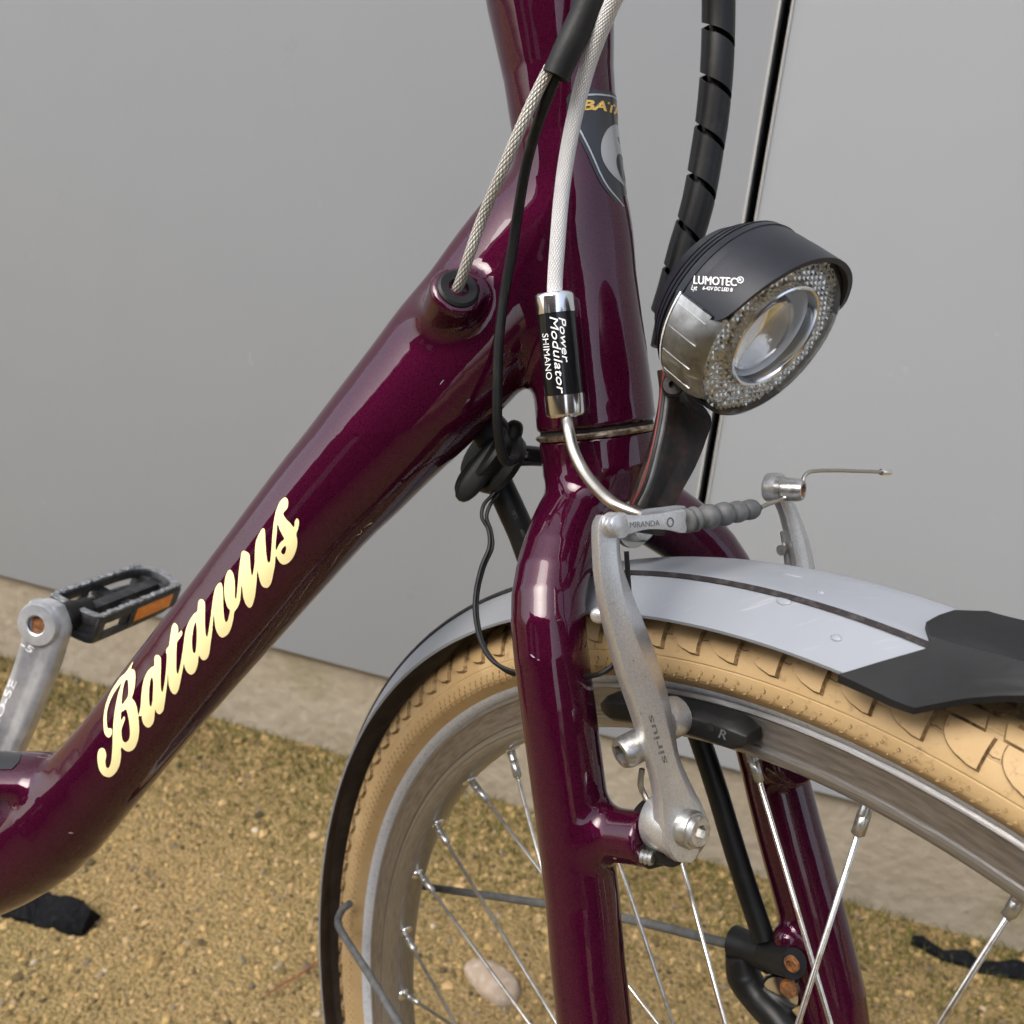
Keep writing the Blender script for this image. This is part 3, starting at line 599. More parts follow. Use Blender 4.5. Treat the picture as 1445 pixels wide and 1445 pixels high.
# ---- fork: crown, two blades, brake bosses, stay bosses
NB = np.array([(0, -.022, .006), (.002, -.034, .020), (.007, -.046, .034), (.012, -.060, .0450), (.016, -.080, .0500), (.017, -.118, .0500), (.018, -.175, .0500), (.022, -.235, .0545), (.034, -.330, .0560), (.050, -.417, .0560)])
FB = np.array([(0, -.022, -.006), (.002, -.034, -.020), (.007, -.046, -.034), (.012, -.060, -.0460), (.016, -.080, -.0535), (.020, -.118, -.0585), (.0255, -.157, -.0600), (.031, -.187, -.0605), (.044, -.259, -.0630), (.050, -.330, -.0610), (.055, -.417, -.0580)])
NBc, FBc = cr(NB, 2), cr(FB, 2)
def rb(n_): return np.interp(np.linspace(0, 1, n_), [0, .12, .3, .62, .82, 1], [.0150, .0150, .0141, .0143, .0148, .0110])
bossN = [A_(.018, -.1500, .0470), A_(.0500, -.1465, .0420)]; bossF = [A_(.026, -.1500, -.058), A_(.050, -.1465, -.046)]
stayF = [A_(.038, -.232, -.060), A_(.036, -.230, -.047)]; stayN = [A_(.023, -.30, .055), A_(.0, -.30, .053)]
def capsule(P, a, b, r, k=0):
    ab = b-a; t = np.clip(((P-a)@ab)/(ab@ab), 0, 1); q = P-a-t[:, None]*ab; return np.sqrt((q*q).sum(1))-r
def f_fork(P):
    rr = np.sqrt(P[:, 0]**2+P[:, 2]**2); cup = (rr-np.interp(P[:, 1], [-.045, -.028, -.020, -.016, 0], [.0160, .0190, .0225, .0240, .0241]))*.95
    cup = smax(cup, P[:, 1]+.0022, .0014); cup = smax(cup, -P[:, 1]-.040, .004)
    d = smin(polydist(P, NBc, rb(len(NBc))), polydist(P, FBc, rb(len(FBc))), .008); d = smin(d, cup, .007)
    for b, k in ((bossN, .007), (bossF, .007)):
        ab = nrm(b[1]-b[0]); c = capsule(P, b[0], b[1], .0098); c = smax(c, (P-b[1])@ab, .002); d = smin(d, c, k)
    d = smin(d, capsule(P, stayF[0], stayF[1], .0065), .004); return d
P, F, Nn = surface_net(f_fork, A_(-.045, -.435, -.085), A_(.085, .004, .082), .0021)
fork = obj('fork', S(P), F, 'paint', bike, normals=Nn@SFR@RW.T); bvK = bvh_of(fork)
V, F = lathe_vf(S((0, -.0024, 0)), suW, [(0, .0225), (0, .0243), (.0009, .0252), (.0018, .0252), (.0024, .0245), (.0024, .0225)], 64, cap=False)
obj('headset_ring', V, F, 'nickel', fork)
V, F = lathe_vf(S((0, -.0062, 0)), suW, [(0, .0190), (0, .0232), (.0086, .0232), (.0086, .019)], 48, cap=False); obj('bearing_seal', V, F, 'dark', fork)

# ---- front wheel
HC = HUB
def Wh(th, r, l): return S(A_(HC[0]+r*math.cos(th), HC[1]+r*math.sin(th), l))
def WhA(th, r, l): return S(np.stack([HC[0]+r*np.cos(th), HC[1]+r*np.sin(th), l+0*th], -1))
def ring_obj(name, prof, material, parent, n=300, closedp=True, mats=None, fmf=None, smooth=35, uv=False, t0=0, t1=2*np.pi):
    th = np.linspace(t0, t1, n, endpoint=False); k = len(prof); V = np.stack([WhA(th, r, l) for r, l in prof], 1).reshape(-1, 3)
    F = []; fm = []
    for i in range(n):
        for j in range(k if closedp else k-1):
            j2 = (j+1) % k; i2 = (i+1) % n; F.append((i*k+j, i*k+j2, i2*k+j2, i2*k+j)); fm.append(fmf(j) if fmf else 0)
    uvs = [(th[i], j/(k-1)) for i in range(n) for j in range(k)] if uv else None
    return obj(name, V, F, material, parent, smooth=smooth, mats=mats, fm=fm if fmf else None, uvs=uvs)
half = [(.3140, .0098), (.3168, .0102), (.3172, .0110), (.3164, .0118), (.3152, .0122), (.3146, .0118), (.3143, .0113), (.3046, .0110), (.3042, .0104), (.3034, .0104), (.3030, .0112), (.3016, .0114), (.3012, .0108), (.3000, .0108), (.2985, .0100), (.2968, .0080), (.2956, .0045), (.2951, .0)]
prof = half+[(r, -l) for r, l in half[::-1][1:]]
wheel = ring_obj('front_wheel', prof, 'rim', bike, closedp=False, uv=True, mats=['rim', 'rimside'], fmf=lambda j: 1 if j == 6 or j == 7 or len(prof)-2-j in (6, 7) else 0, smooth=50)
wheel['label'] = 'silver front rim with grey brake track'
def typ(psi):                                       # tyre profile: angle from the crown -> (r, lateral)
    s = abs(psi); r = .3318+.0185*math.cos(s); l = .0218*math.sin(s)
    if s > 1.9: t = (s-1.9)/.55; l = l*(1-t)+.0128*t
    return r, math.copysign(l, psi)
ps = np.radians(np.concatenate([np.linspace(0, 126, 22)])); tp = [typ(x) for x in ps]; full = [(r, -l) for r, l in tp[::-1]]+tp[1:]
tyre = ring_obj('tyre', full, 'tyre', wheel, n=260, closedp=False, smooth=80, uv=True)
for s in (1, -1):
    a = typ(math.radians(125.5)); b = (.3169, .0112)
    pr = [(a[0], s*(a[1]+.0002)), ((a[0]*.6+b[0]*.4), s*(a[1]*.6+b[1]*.4+.0008)), ((a[0]*.25+b[0]*.75), s*(a[1]*.25+b[1]*.75+.0006)), (b[0], s*b[1])]
    ring_obj('reflective_band', pr, 'refl', wheel, n=260, closedp=False, smooth=80)
def arcpt(th, psi, h):
    e = 1e-3; r, l = typ(psi); r2, l2 = typ(psi+e); t = A_(r2-r, l2-l); t = nrm(t); n_ = A_(-t[1], t[0]); 
    if n_@A_(r-.3318, l) < 0: n_ = -n_
    return A_(r+n_[0]*h, l+n_[1]*h)
NLUG = 124; pitch = 2*np.pi/NLUG; VV = []; FF = []; FM = []; off_ = 0
def lug(thR, thLf, p0, p1, rows, h, edge, flare=0.0):
    """block between psi p0..p1; thR(t), thLf(t) are its two ends"""
    global off_
    ts = np.linspace(0, 1, rows); cols = 3; top = []
    for t in ts:
        psi = p0+(p1-p0)*t; q = arcpt(0, psi, h); a, b = thR(t), thLf(t)
        top.append([(a+(b-a)*c/(cols-1), q[0], q[1]) for c in range(cols)])
    bot = []
    for t in ts:
        psi = p0+(p1-p0)*t; q = arcpt(0, psi, -.0004); a, b = thR(t), thLf(t); s_ = 1 if b > a else -1; q = arcpt(0, psi+math.copysign(1, p1)*(flare*t**3-flare*.5*(1-t)**6), -.0004); bot.append([(a-s_*edge*.6, q[0], q[1]), (b+s_*edge, q[0], q[1])])
    pts = [x for r_ in top for x in r_]+[x for r_ in bot for x in r_]; n0 = rows*cols; F = []
    for i in range(rows-1):
        for c in range(cols-1): F.append((i*cols+c, i*cols+c+1, (i+1)*cols+c+1, (i+1)*cols+c))
        F.append((i*cols, (i+1)*cols, n0+2*(i+1), n0+2*i)); F.append((i*cols+cols-1, n0+2*i+1, n0+2*(i+1)+1, (i+1)*cols+cols-1))
    F.append(tuple(range(cols))[::-1]+(n0, n0+1)); e = (rows-1)*cols; F.append(tuple(e+c for c in range(cols))+(n0+2*(rows-1)+1, n0+2*(rows-1)))
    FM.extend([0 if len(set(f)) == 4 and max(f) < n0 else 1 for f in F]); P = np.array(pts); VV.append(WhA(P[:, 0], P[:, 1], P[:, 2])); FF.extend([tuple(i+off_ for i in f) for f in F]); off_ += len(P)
dg = math.radians
for i in range(NLUG):
    thR = dg(73.2)+i*pitch; Wd = pitch*.74
    for s in (1, -1):
        ph_ = 0 if s == 1 else pitch*.5
        lug(lambda t: thR+ph_, lambda t: thR+ph_+Wd*(max(1-(t*.985)**2.6, 0))**.55+pitch*.02, s*dg(47), s*dg(75), 9, .0018, .0030, dg(3.2))
        lug(lambda t: thR+ph_+pitch*(.30-.1*t), lambda t: thR+ph_+pitch*(.98-.12*t), s*dg(31), s*dg(44), 3, .0014, .0020, dg(1.5))
        lug(lambda t: thR+ph_+pitch*(.0+.2*t), lambda t: thR+ph_+pitch*(.66+.16*t), s*dg(15), s*dg(27), 3, .0014, .0020, dg(1.5))
    lug(lambda t: thR+pitch*.1, lambda t: thR+pitch*.78, -dg(9), dg(9), 3, .0014, .0020, dg(1.5))
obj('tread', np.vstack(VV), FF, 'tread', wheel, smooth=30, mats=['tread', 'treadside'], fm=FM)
# moulded diamonds above the band and the joint lines between the side blocks
VV = []; FF = []; off_ = 0
for s in (1, -1):
    for i in range(380):
        for k_ in range(3):
            th0 = i/380*2*np.pi-k_*.0054; psi = dg(108-6.0*k_); dt, dp = .0025, dg(2.9); c = [(-dt, -dp*.3), (-dt*.1, -dp), (dt, dp*.3), (dt*.1, dp)]
            q = []
            for hh, m_ in ((.00035, .7), (-.0001, 1.0)):
                for a_, b_ in c: r_, l_ = arcpt(0, psi+b_*m_, hh); q.append((th0+a_*m_, r_, s*l_))
            q = np.array(q); VV.append(WhA(q[:, 0], q[:, 1], q[:, 2])); FF += [(off_, off_+1, off_+2, off_+3)]+[(off_+j, off_+(j+1) % 4, off_+4+(j+1) % 4, off_+4+j) for j in range(4)]; off_ += 8
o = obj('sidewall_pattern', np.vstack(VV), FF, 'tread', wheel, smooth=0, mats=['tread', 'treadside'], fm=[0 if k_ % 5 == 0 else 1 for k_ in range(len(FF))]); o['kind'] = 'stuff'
VV = []; FF = []; off_ = 0
for i in range(NLUG):
    for s in (1,):
        thR = dg(73.2)+i*pitch; n_ = 5; q = []
        for j in range(n_):
            t = j/(n_-1); ps_ = dg(60+.7*math.sin(j*2.1+i)); w_ = dg(.42)*(1-.3*(j % 2))
            for e_ in (-1, 1): r_, l_ = arcpt(0, ps_+e_*w_, .0004 if 0 < j < n_-1 else .0013); q.append((thR-pitch*(.27*t-.02), r_, s*l_))
        q = np.array(q); VV.append(WhA(q[:, 0], q[:, 1], q[:, 2])); FF += [(off_+2*j, off_+2*j+1, off_+2*j+3, off_+2*j+2) for j in range(n_-1)]; off_ += len(q)
o = obj('tread_crack', np.vstack(VV), FF, 'treadcrack', wheel, smooth=30); o['kind'] = 'stuff'
# spokes and nipples share their meshes
ph0 = dg(117.395); HS = HC+A_(.016, .007, 0)
def localm(a, b):
    z = nrm(b-a); x, y, z = basis(z); off = LOC[bike.name]
    return Matrix([[x[0], y[0], z[0], (a-off)[0]], [x[1], y[1], z[1], (a-off)[1]], [x[2], y[2], z[2], (a-off)[2]], [0, 0, 0, 1]])
def proto(name, V, F, material):
    me = bpy.data.meshes.new(name); me.from_pydata(np.asarray(V).tolist(), [], F); me.materials.append(M[material])
    for p_ in me.polygons: p_.use_smooth = True
    return me
V, F = lathe_vf((0, 0, 0), (0, 0, 1), [(0, .00105), (.283, .00105)], 10); spoke_me = proto('spoke', V, F, 'spoke')
V, F = join(lathe_vf((0, 0, 0), (0, 0, 1), [(-.003, .0020), (.0045, .0021), (.0050, .0023)], 12), lathe_vf((0, 0, 0), (0, 0, 1), [(.0046, .00235), (.0128, .00235), (.0135, .0014)], 4))
nip_me = proto('nipple', V, F, 'zinc')
V, F = lathe_vf((0, 0, 0), (0, 0, 1), [(-.001, .0040), (.0004, .0040), (.0008, .0034), (.0008, .002)], 16); eye_me = proto('eyelet', V, F, 'alub')
for i in range(36):
    th = ph0+i*dg(10); sd_, tr_ = [(1, 1), (-1, -1), (1, -1), (-1, 1)][i % 4]
    a = Wh(th, .2945, .0015*sd_); A2 = A_(math.cos(th), math.sin(th)); rho = .044
    c2 = HS[:2]-HC[:2]; al = th+tr_*math.acos(min(1, rho/.294))*1.0
    hp_ = A_(math.cos(al), math.sin(al))*rho
    b = S(A_(HS[0]+hp_[0], HS[1]+hp_[1], .029*sd_)); Lh = np.linalg.norm(b-a)
    for nm_, me_, sc_ in (('spoke', spoke_me, Lh/.283), ('nipple', nip_me, 1)):
        o = bpy.data.objects.new(nm_, me_); link(o, wheel); mm = localm(a, b)
        if sc_ != 1: mm = mm @ Matrix.Diagonal((1, 1, sc_, 1))
        o.matrix_basis = mm
    o = bpy.data.objects.new('eyelet', eye_me); link(o, wheel); o.matrix_basis = localm(Wh(th, .2952, 0), Wh(th, .2, 0))
V, F = join(lathe_vf(S(HS+A_(0, 0, -.052)), slW, [(0, .006), (.018, .006), (.020, .045), (.024, .046), (.026, .036), (.070, .036), (.078, .036), (.080, .046), (.084, .045), (.086, .006), (.104, .006)], 48))
obj('wheel_hub', V, F, 'alu', wheel)

# ---- front mudguard
def fprof(l):
    a = abs(l); r = .3636-a*a*1.6*.36 if a < .0165 else .36345-.0012-(a-.0165)*.98
    return r if a < .0165 else .3636-.0165**2*.576-.0006-(a-.0165)*.86
LAT = np.concatenate([[-.0305, -.0295, -.024, -.0205, -.0175, -.0165], np.linspace(-.014, .014, 9), [.0165, .0175, .0205, .024, .0295, .0305]])
def guard(name, t0, t1, n, material, parent, off=0.0, th_=.0012, lat=LAT, mats=None, pf=fprof):
    T = np.linspace(t0, t1, n); k = len(lat); R = []
    for t in T:
        R.append([(t, pf(l)+off, l) for l in lat]+[(t, pf(l)+off-th_, l*.985) for l in lat[::-1]])
    R = np.array(R).reshape(-1, 3); V = WhA(R[:, 0], R[:, 1], R[:, 2]); F = []; fm = []; kk = 2*k
    for i in range(n-1):
        for j in range(kk): F.append((i*kk+j, i*kk+(j+1) % kk, (i+1)*kk+(j+1) % kk, (i+1)*kk+j)); fm.append(1 if k <= j < kk-1 else 0)
    F.append(tuple(range(kk))); F.append(tuple((n-1)*kk+j for j in range(kk))[::-1]); fm += [0, 0]
    return obj(name, V, F, material, parent, mats=mats, fm=fm if mats else None, smooth=25)
mg = guard('front_mudguard', dg(73), dg(212), 120, 'fender', bike, mats=['fender', 'fenderin'])
for s in (1,):
    T = np.linspace(dg(73.2), dg(212), 120); R = []
    for t in T: R.append([Wh(t, fprof(.0160)+.0004, s*.0160), Wh(t, fprof(.0162)+.0006, s*.0165), Wh(t, fprof(.0168)+.0007, s*.0173), Wh(t, fprof(.0172)+.0004, s*.0178), Wh(t, fprof(.017)-.0004, s*.0168)])
    V, F = loft_vf(R); obj('pinstripe', V, F, 'stripe', mg, smooth=40)
for px, py, sx, sy in ((1106, 848, .0030, .0017), (1183, 862, .0020, .0012), (1158, 836, .0018, .001), (1120, 812, .0045, .0015), (1180, 900, .002, .0013)):
    c = onp(SFR, px, py, 2, .006); th = math.atan2(c[1]-HC[1], c[0]-HC[0]); rr = fprof(.006); c = Wh(th, rr, .006)
    h_ = bvh_of(mg).ray_cast(Vector(CAMW), Vector(nrm(dW(ray(px, py)))))
    if h_[0] is None: continue
    c = np.array(h_[0]); nx_ = np.array(h_[1]); nx_ = nx_ if nx_@(CAMW-c) > 0 else -nx_; x_, y_, z_ = basis(nx_, slW)
    bm = bmesh.new(); bmesh.ops.create_icosphere(bm, subdivisions=3, radius=1); Vd = np.array([v.co for v in bm.verts]); Fd = [[v.index for v in f.verts] for f in bm.faces]; bm.free()
    obj('dent_blister', c+Vd[:, :1]*x_*sy+Vd[:, 1:2]*y_*sx+Vd[:, 2:]*z_*.0006, Fd, 'fender', mg, smooth=80)
# rubber end piece
n_, k_ = 24, 25; top = []; bot = []
for i in range(n_):
    u = i/(n_-1)
    for j in range(k_):
        t = -1+2*j/(k_-1); a = abs(t); l = t*.0330
        st = np.interp(a, [0, .25, .48, .56, 1], [75.3, 75.2, 74.3, 74.0, 77.0]); en = np.interp(a, [0, .5, .67, .85, 1], [61, 64.5, 69.2, 71.6, 73.0])
        r = fprof(min(abs(l), .0305))+.0016-max(0, abs(l)-.0305)*.8+.0008*math.exp(-((a-.5)/.05)**2)
        wl_ = l; thd = st+(en-st)*u; r += .0055*np.clip((74.2-thd)/4.6, 0, 1)**1.3*np.clip((a-.2)/.3, 0, 1); th = dg(thd); top.append((th, r+.0006*(1-u), wl_)); bot.append((th, r-.0022, wl_*.99))
P = np.array(top+bot); V = WhA(P[:, 0], P[:, 1], P[:, 2]); F = []; o2 = n_*k_
for i in range(n_-1):
    for j in range(k_-1): F += [(i*k_+j, i*k_+j+1, (i+1)*k_+j+1, (i+1)*k_+j), (o2+i*k_+j, o2+(i+1)*k_+j, o2+(i+1)*k_+j+1, o2+i*k_+j+1)]
    F += [(i*k_, (i+1)*k_, o2+(i+1)*k_, o2+i*k_), (i*k_+k_-1, o2+i*k_+k_-1, o2+(i+1)*k_+k_-1, (i+1)*k_+k_-1)]
for j in range(k_-1): F += [(j, o2+j, o2+j+1, j+1), ((n_-1)*k_+j, (n_-1)*k_+j+1, o2+(n_-1)*k_+j+1, o2+(n_-1)*k_+j)]
obj('rubber_end_flap', V, F, 'flap', mg, smooth=50)
# stays
tube('mudguard_stay', [So(598, 1251, 2, -.030), So(765, 1275, 2, -.036), So(900, 1300, 2, -.040), So(1035, 1334, 2, -.044)], .0023, 'greyrubber', mg, n=12)
tube('mudguard_stay', [So(494, 1275, 2, .027), So(483, 1284, 2, .030), So(477, 1300, 2, .033), So(484, 1318, 2, .035), So(520, 1374, 2, .040), So(565, 1448, 2, .045), So(640, 1560, 2, .050)], .0023, 'greyrubber', mg, n=12)
# ---- mudguard bolt and lamp bracket on the crown
cb = So(905, 740, 2, .004); V, F = hexbolt_vf(cb-sfW*.004, sfW, .0070, .0060, .45); obj('crown_bolt', V, F, 'zinc', fork, bevel=0)
lathe('crown_washer', cb-sfW*.006, sfW, [(0, .0095), (.0022, .0095)], 'steel', fork)
# black dynamo hose beside the far blade, its clamp and the lower hose
hose = [(972, 1000), (990, 1050), (1010, 1110), (1034, 1190), (1056, 1260), (1078, 1325)]
tube('dynamo_hose', [So(x_, y_, 2, -.044) for x_, y_ in hose], .0050, 'blackcable', fork, n=16)
clampc = [So(1036, 1330, 2, -.046), So(1060, 1338, 2, -.047), So(1088, 1348, 2, -.048)]
tube('hose_clamp', clampc, [.0078, .0070, .0082], 'black', fork, n=16)
tube('stay_eyelet', [So(1086, 1346, 2, -.046), So(1120, 1360, 2, -.040)], [.0074, .0064], 'black', fork, n=16)
V, F = hexbolt_vf(So(1119, 1359, 2, -.038), slW, .0035, .002, .6); obj('eyelet_bolt', V, F, 'rust', fork)
tube('dynamo_hose', [So(x_, y_, 2, -.044) for x_, y_ in ((1042, 1345), (1050, 1378), (1068, 1406), (1092, 1432), (1120, 1470))], [.0062, .0080, .0074, .0076, .008], 'blackcable', fork, n=16)
lathe('wheel_reflector', So(1108, 1392, 2, -.052), nrm(slW*.9+sfW*.3), [(0, .0085), (.003, .009), (.006, .0078), (.0065, .0060)], 'alub', fork)
lathe('reflector_lens', So(1114, 1394, 2, -.0455), nrm(slW*.9+sfW*.3), [(0, .0042), (.0015, .0038), (.002, .002)], 'rust', fork)

# ---- brakes
FW = .064
def arm(name, st, f0, th_, parent, insL=.13):
    R = []
    for (lx, ly), (rx, ry), t in st:
        a, b = onp(SFR, lx, ly, 0, f0), onp(SFR, rx, ry, 0, f0); q = a*(1-t)+b*t; e = A_(1, 0, 0); w = (b-a); i1 = a+w*.13
        aB = onp(SFR, lx, ly, 0, f0-th_); aF = a+w*insL; q = aF*(1-t)+b*t; R.append([S(aB), S(aB*.45+aF*.55-e*.0012), S(aF+(b-aF)*.06+e*.0006), S(q+e*.0020), S(b-e*.0012), S(b-e*th_)])
    R2 = [cr(np.array([r[j] for r in R]), 4) for j in range(6)]; R = [[R2[j][i] for j in range(6)] for i in range(len(R2[0]))]
    V, F = loft_vf(R); return obj(name, V, F, 'alu', parent, smooth=28, bevel=.0006)
near = [((842, 727), (874, 727), .62), ((835, 745), (878, 742), .62), ((836, 790), (879, 780), .62), ((839, 825), (885, 808), .60), ((845, 862), (899, 845), .52), ((856, 905), (913, 880), .50), ((870, 955), (930, 925), .55), ((886, 1000), (945, 975), .62), ((901, 1045), (955, 1025), .64), ((913, 1085), (963, 1070), .66), ((920, 1125), (983, 1115), .68), ((920, 1155), (999, 1148), .7), ((924, 1184), (1003, 1181), .7), ((938, 1207), (991, 1205), .7), ((953, 1216), (976, 1215), .7)]
ba = arm('brake_arm', near, FW, .010, bike); ba['label'] = 'near cast aluminium brake arm on the maroon fork blade'
pv = So(966, 1170, 0, FW)
lathe('pivot_boss', pv-sfW*.013, sfW, [(0, .0098), (.001, .0104), (.0100, .0104), (.0118, .0100)], 'alu', ba, n=40)
pc = So(983, 1173, 0, FW+.006)
lathe('pivot_washer', pc-sfW*.006, sfW, [(0, .0066), (.0045, .0068), (.0058, .0062), (.0062, .0050)], 'zinc', ba)
V, F = hexbolt_vf(pc-sfW*.001, sfW, .0056, .0030, .50); obj('pivot_bolt', V, F, 'zinc', ba)
# black spring housing between boss and arm
q0 = So(914, 1167, 0, FW-.022)
lathe('spring_housing', q0-sfW*.001, nrm(sfW), [(0, .0098), (.0015, .0112), (.0065, .0116), (.0072, .0108), (.0078, .0108), (.0090, .0114), (.0150, .0106)], 'black', ba, n=40)
V, F = plate_vf([So(x_, y_, 0, FW-.013) for x_, y_ in ((900, 1195), (900, 1218), (918, 1228), (948, 1220), (960, 1208), (935, 1180))], sfW, .006); obj('spring_catch', V, F, 'black', ba, bevel=.0008)
V = []; 
lathe('tension_screw', So(900, 1206, 0, FW-.015), nrm(sfW-.35*slW-.1*suW)*-1, [(-.006, .0022), (-.0050, .0027), (-.0042, .0022), (-.0034, .0027), (-.0026, .0022), (-.0018, .0027), (-.0010, .0022), (-.0002, .0027), (.0008, .0024), (.0008, .0014), (-.002, .0013)], 'zinc', ba, n=20)
# spring wire
tube('spring_wire', [So(912, 1128, 0, FW-.014), So(904, 1108, 0, FW-.014), So(906, 1085, 0, FW-.013)], .0011, 'zinc', ba, n=8)
lathe('spring_stop', So(845, 868, 0, FW-.012), -slW*0+nrm(sfW*.3+slW*.9), [(-.008, .0026), (.001, .0028), (.002, .0023), (.0026, .0012)], 'alu', ba)
bvA = bvh_of(ba)
text_px('engraved_lettering', 'sirius', (942, 1076), (920, 1008), 9, bvA, 'ink', ba, .012, 0, .0001)
# pad
def pad(parent, side, t0, t1):
    R = []
    n_ = 22; T = np.linspace(t0, t1, n_)
    for i, t in enumerate(T):
        e = min(i, n_-1-i)/(n_-1); k = min(1, .45+e*7) if e < .08 else 1.0
        rc = .3092; h = .0056*k; la, lb = .0122, .0122+.0110*(.55+.45*k)
        c = [(rc-h, la), (rc-h*.95, lb-.0025), (rc-h*.6, lb), (rc+h*.55, lb), (rc+h*.95, lb-.003), (rc+h, la)]
        R.append([Wh(t, r, side*l) for r, l in c])
    V, F = loft_vf(R); return obj('brake_pad', V, F, 'black', parent, smooth=30, bevel=.0006)
TP0 = math.atan2(*(onp(SFR, 1055, 1030, 2, .02)-HC)[[1, 0]]); TP1 = math.atan2(*(onp(SFR, 846, 985, 2, .02)-HC)[[1, 0]])
pd = pad(bike, 1, TP0, TP1); pd['label'] = 'near black rubber brake pad against the rim'; bvP = bvh_of(pd)
text_px('pad_lettering', 'R', (1014, 1040), (1025, 1044), 12, bvP, 'greyrubber', pd, .02)
lathe('pad_hole', So(1004, 1026, 2, .0232), slW, [(0, .0016), (.0003, .0016)], 'dark', pd, n=16)
mid = So(945, 1010, 2, .024)
lathe('pad_washer', So(948, 1012, 2, .026), slW, [(-.003, .0072), (.0025, .0078), (.005, .0070), (.006, .0045)], 'alu', pd)
pb = D(877, 1064, .3460); pa = D(935, 1034, .3540); pax2 = nrm(pb-pa)
V, F = join(lathe_vf(pa, pax2, [(0, .0040), (np.linalg.norm(pb-pa)*.5, .0040)], 20), hexbolt_vf(pb-pax2*.0085, pax2, .0058, .0090, .62)); obj('pad_bolt', V, F, 'zinc', pd)
pd2 = pad(bike, -1, TP0+.02, TP1+.02); pd2['label'] = 'far black brake pad behind the rim'
# link ("noodle holder"), boot, cable
FL = .0705
lk = [(850, 727), (868, 725), (885, 727), (940, 722), (962, 720), (966, 738), (966, 752), (948, 748), (910, 747), (885, 755), (868, 757), (856, 748)]
V, F = plate_vf([So(x_, y_, 0, FL) for x_, y_ in closed([(862, 729), (880, 726), (905, 727), (935, 724), (966, 719), (968, 735), (968, 752), (945, 748), (915, 747), (890, 753), (872, 757), (860, 750), (856, 740)], 3)], sfW, .0016)
link_o = obj('cable_link', V, F, 'alu', bike, bevel=.0003, smooth=40)
V, F = plate_vf([So(x_, y_, 0, FL-.0065) for x_, y_ in closed([(905, 722), (935, 716), (966, 714), (968, 730), (968, 745), (945, 742), (915, 742)], 3)], sfW, .0014); obj('link_rear_plate', V, F, 'alu', link_o, smooth=40)
lathe('link_rivet', So(873, 741, 0, FL), sfW, [(-.001, .0036), (.0007, .0036), (.0011, .0030)], 'alu', link_o)
lathe('link_pin_base', So(873, 741, 0, FL-.0022), sfW, [(-.004, .0042), (.0014, .0042)], 'alu', link_o)
bvL = bvh_of(link_o)
text_px('engraved_lettering', 'MIRANDA', (889, 745), (931, 742), 8.5, bvL, 'ink', link_o, .0, 0, .00012)
lathe('engraved_mark', So(946, 737, 0, FL+.0001), sfW, [(0, .0017), (.0001, .0017), (.0001, .0012), (0, .0012)], 'ink', link_o, n=20, cap=False)
b0, b1 = So(966, 735, 0, FL-.003), So(1070, 717, 0, FL-.002); bl = np.linalg.norm(b1-b0); prof = []
for k_, (c_, r_) in enumerate(((.035, 19.5), (.12, 20), (.31, 20.5), (.51, 19.5), (.70, 18.0), (.875, 17))):
    w_ = .085 if k_ > 1 else .035
    for a_ in np.linspace(-1, 1, 9): prof.append(((c_+a_*w_)*bl, pixw(r_, .315)*(.64+.36*math.sqrt(max(0, 1-a_*a_)))))
prof += [(.965*bl, pixw(7.5, .315)), (1.03*bl, pixw(5, .315)), (1.035*bl, pixw(3, .315))]
lathe('cable_boot', b0, b1-b0, prof, 'greyrubber', bike, n=36, smooth=70)
tube('brake_wire', [b1, So(1085, 711, 0, FL-.002), So(1103, 704, 0, FL-.003), So(1118, 696, 0, FL), So(1131, 683, 0, FL+.001), So(1136, 671, 0, FL+.001), So(1147, 665, 0, FL+.001), So(1180, 664, 0, FL), So(1215, 665, 0, FL), So(1245, 666, 0, FL)], .0008, 'steel', bike, n=8)
lathe('wire_end_cap', So(1243, 666, 0, FL), So(1271, 667, 0, FL)-So(1243, 666, 0, FL), [(0, .0012), (.0003, .0014), (.0066, .0013), (.0068, .0008)], 'alub', bike, n=12)
# far arm
far = [((1092, 706), (1118, 698), .55), ((1100, 726), (1129, 718), .5), ((1106, 750), (1140, 745), .5), ((1112, 780), (1149, 775), .48), ((1117, 812), (1155, 806), .48), ((1122, 860), (1161, 856), .48), ((1120, 940), (1160, 935), .48), ((1110, 1010), (1150, 1010), .48)]
fa = arm('brake_arm', far, FW-.001, .009, bike); fa['label'] = 'far aluminium brake arm with the frayed cable end'
hc = So(1093, 687, 0, FW-.003)
lathe('cable_anchor', hc-sfW*.004, nrm(sfW+.9*dW(A_(.6, .1, 0))), [(0, .0050), (.0008, .0056), (.0055, .0058), (.0062, .0052)], 'alu', fa)
ax3 = nrm(sfW+.9*dW(A_(.6, .1, 0)))
c3 = So(1103, 690, 0, FW+.001)
V, F = join(lathe_vf(c3-ax3*.0015, ax3, [(0, .0045), (0, .0051), (.0020, .0051), (.0022, .0046)], 30), lathe_vf(c3+ax3*.0006, ax3, [(0, .0046), (.0060, .0043), (.0078, .0036), (.0078, .0025), (.0050, .0025)], 30)); obj('anchor_bolt', V, F, 'zinc', fa)
V, F = lathe_vf(c3+ax3*.0079, ax3, [(-.003, .0021), (.0001, .0025), (.0003, .0033), (-.0003, .0037)], 14, cap=False); obj('rust_patch', V, F, 'rust', fa)
tube('spring_wire', [So(1105, 750, 0, FW-.006), So(1108, 770, 0, FW-.006), So(1114, 812, 0, FW-.006)], .0012, 'zinc', fa, n=8)
lathe('spring_screw', So(1104, 776, 0, FW-.006), -slW, [(-.001, .0022), (.001, .0018)], 'zinc', fa, n=12)
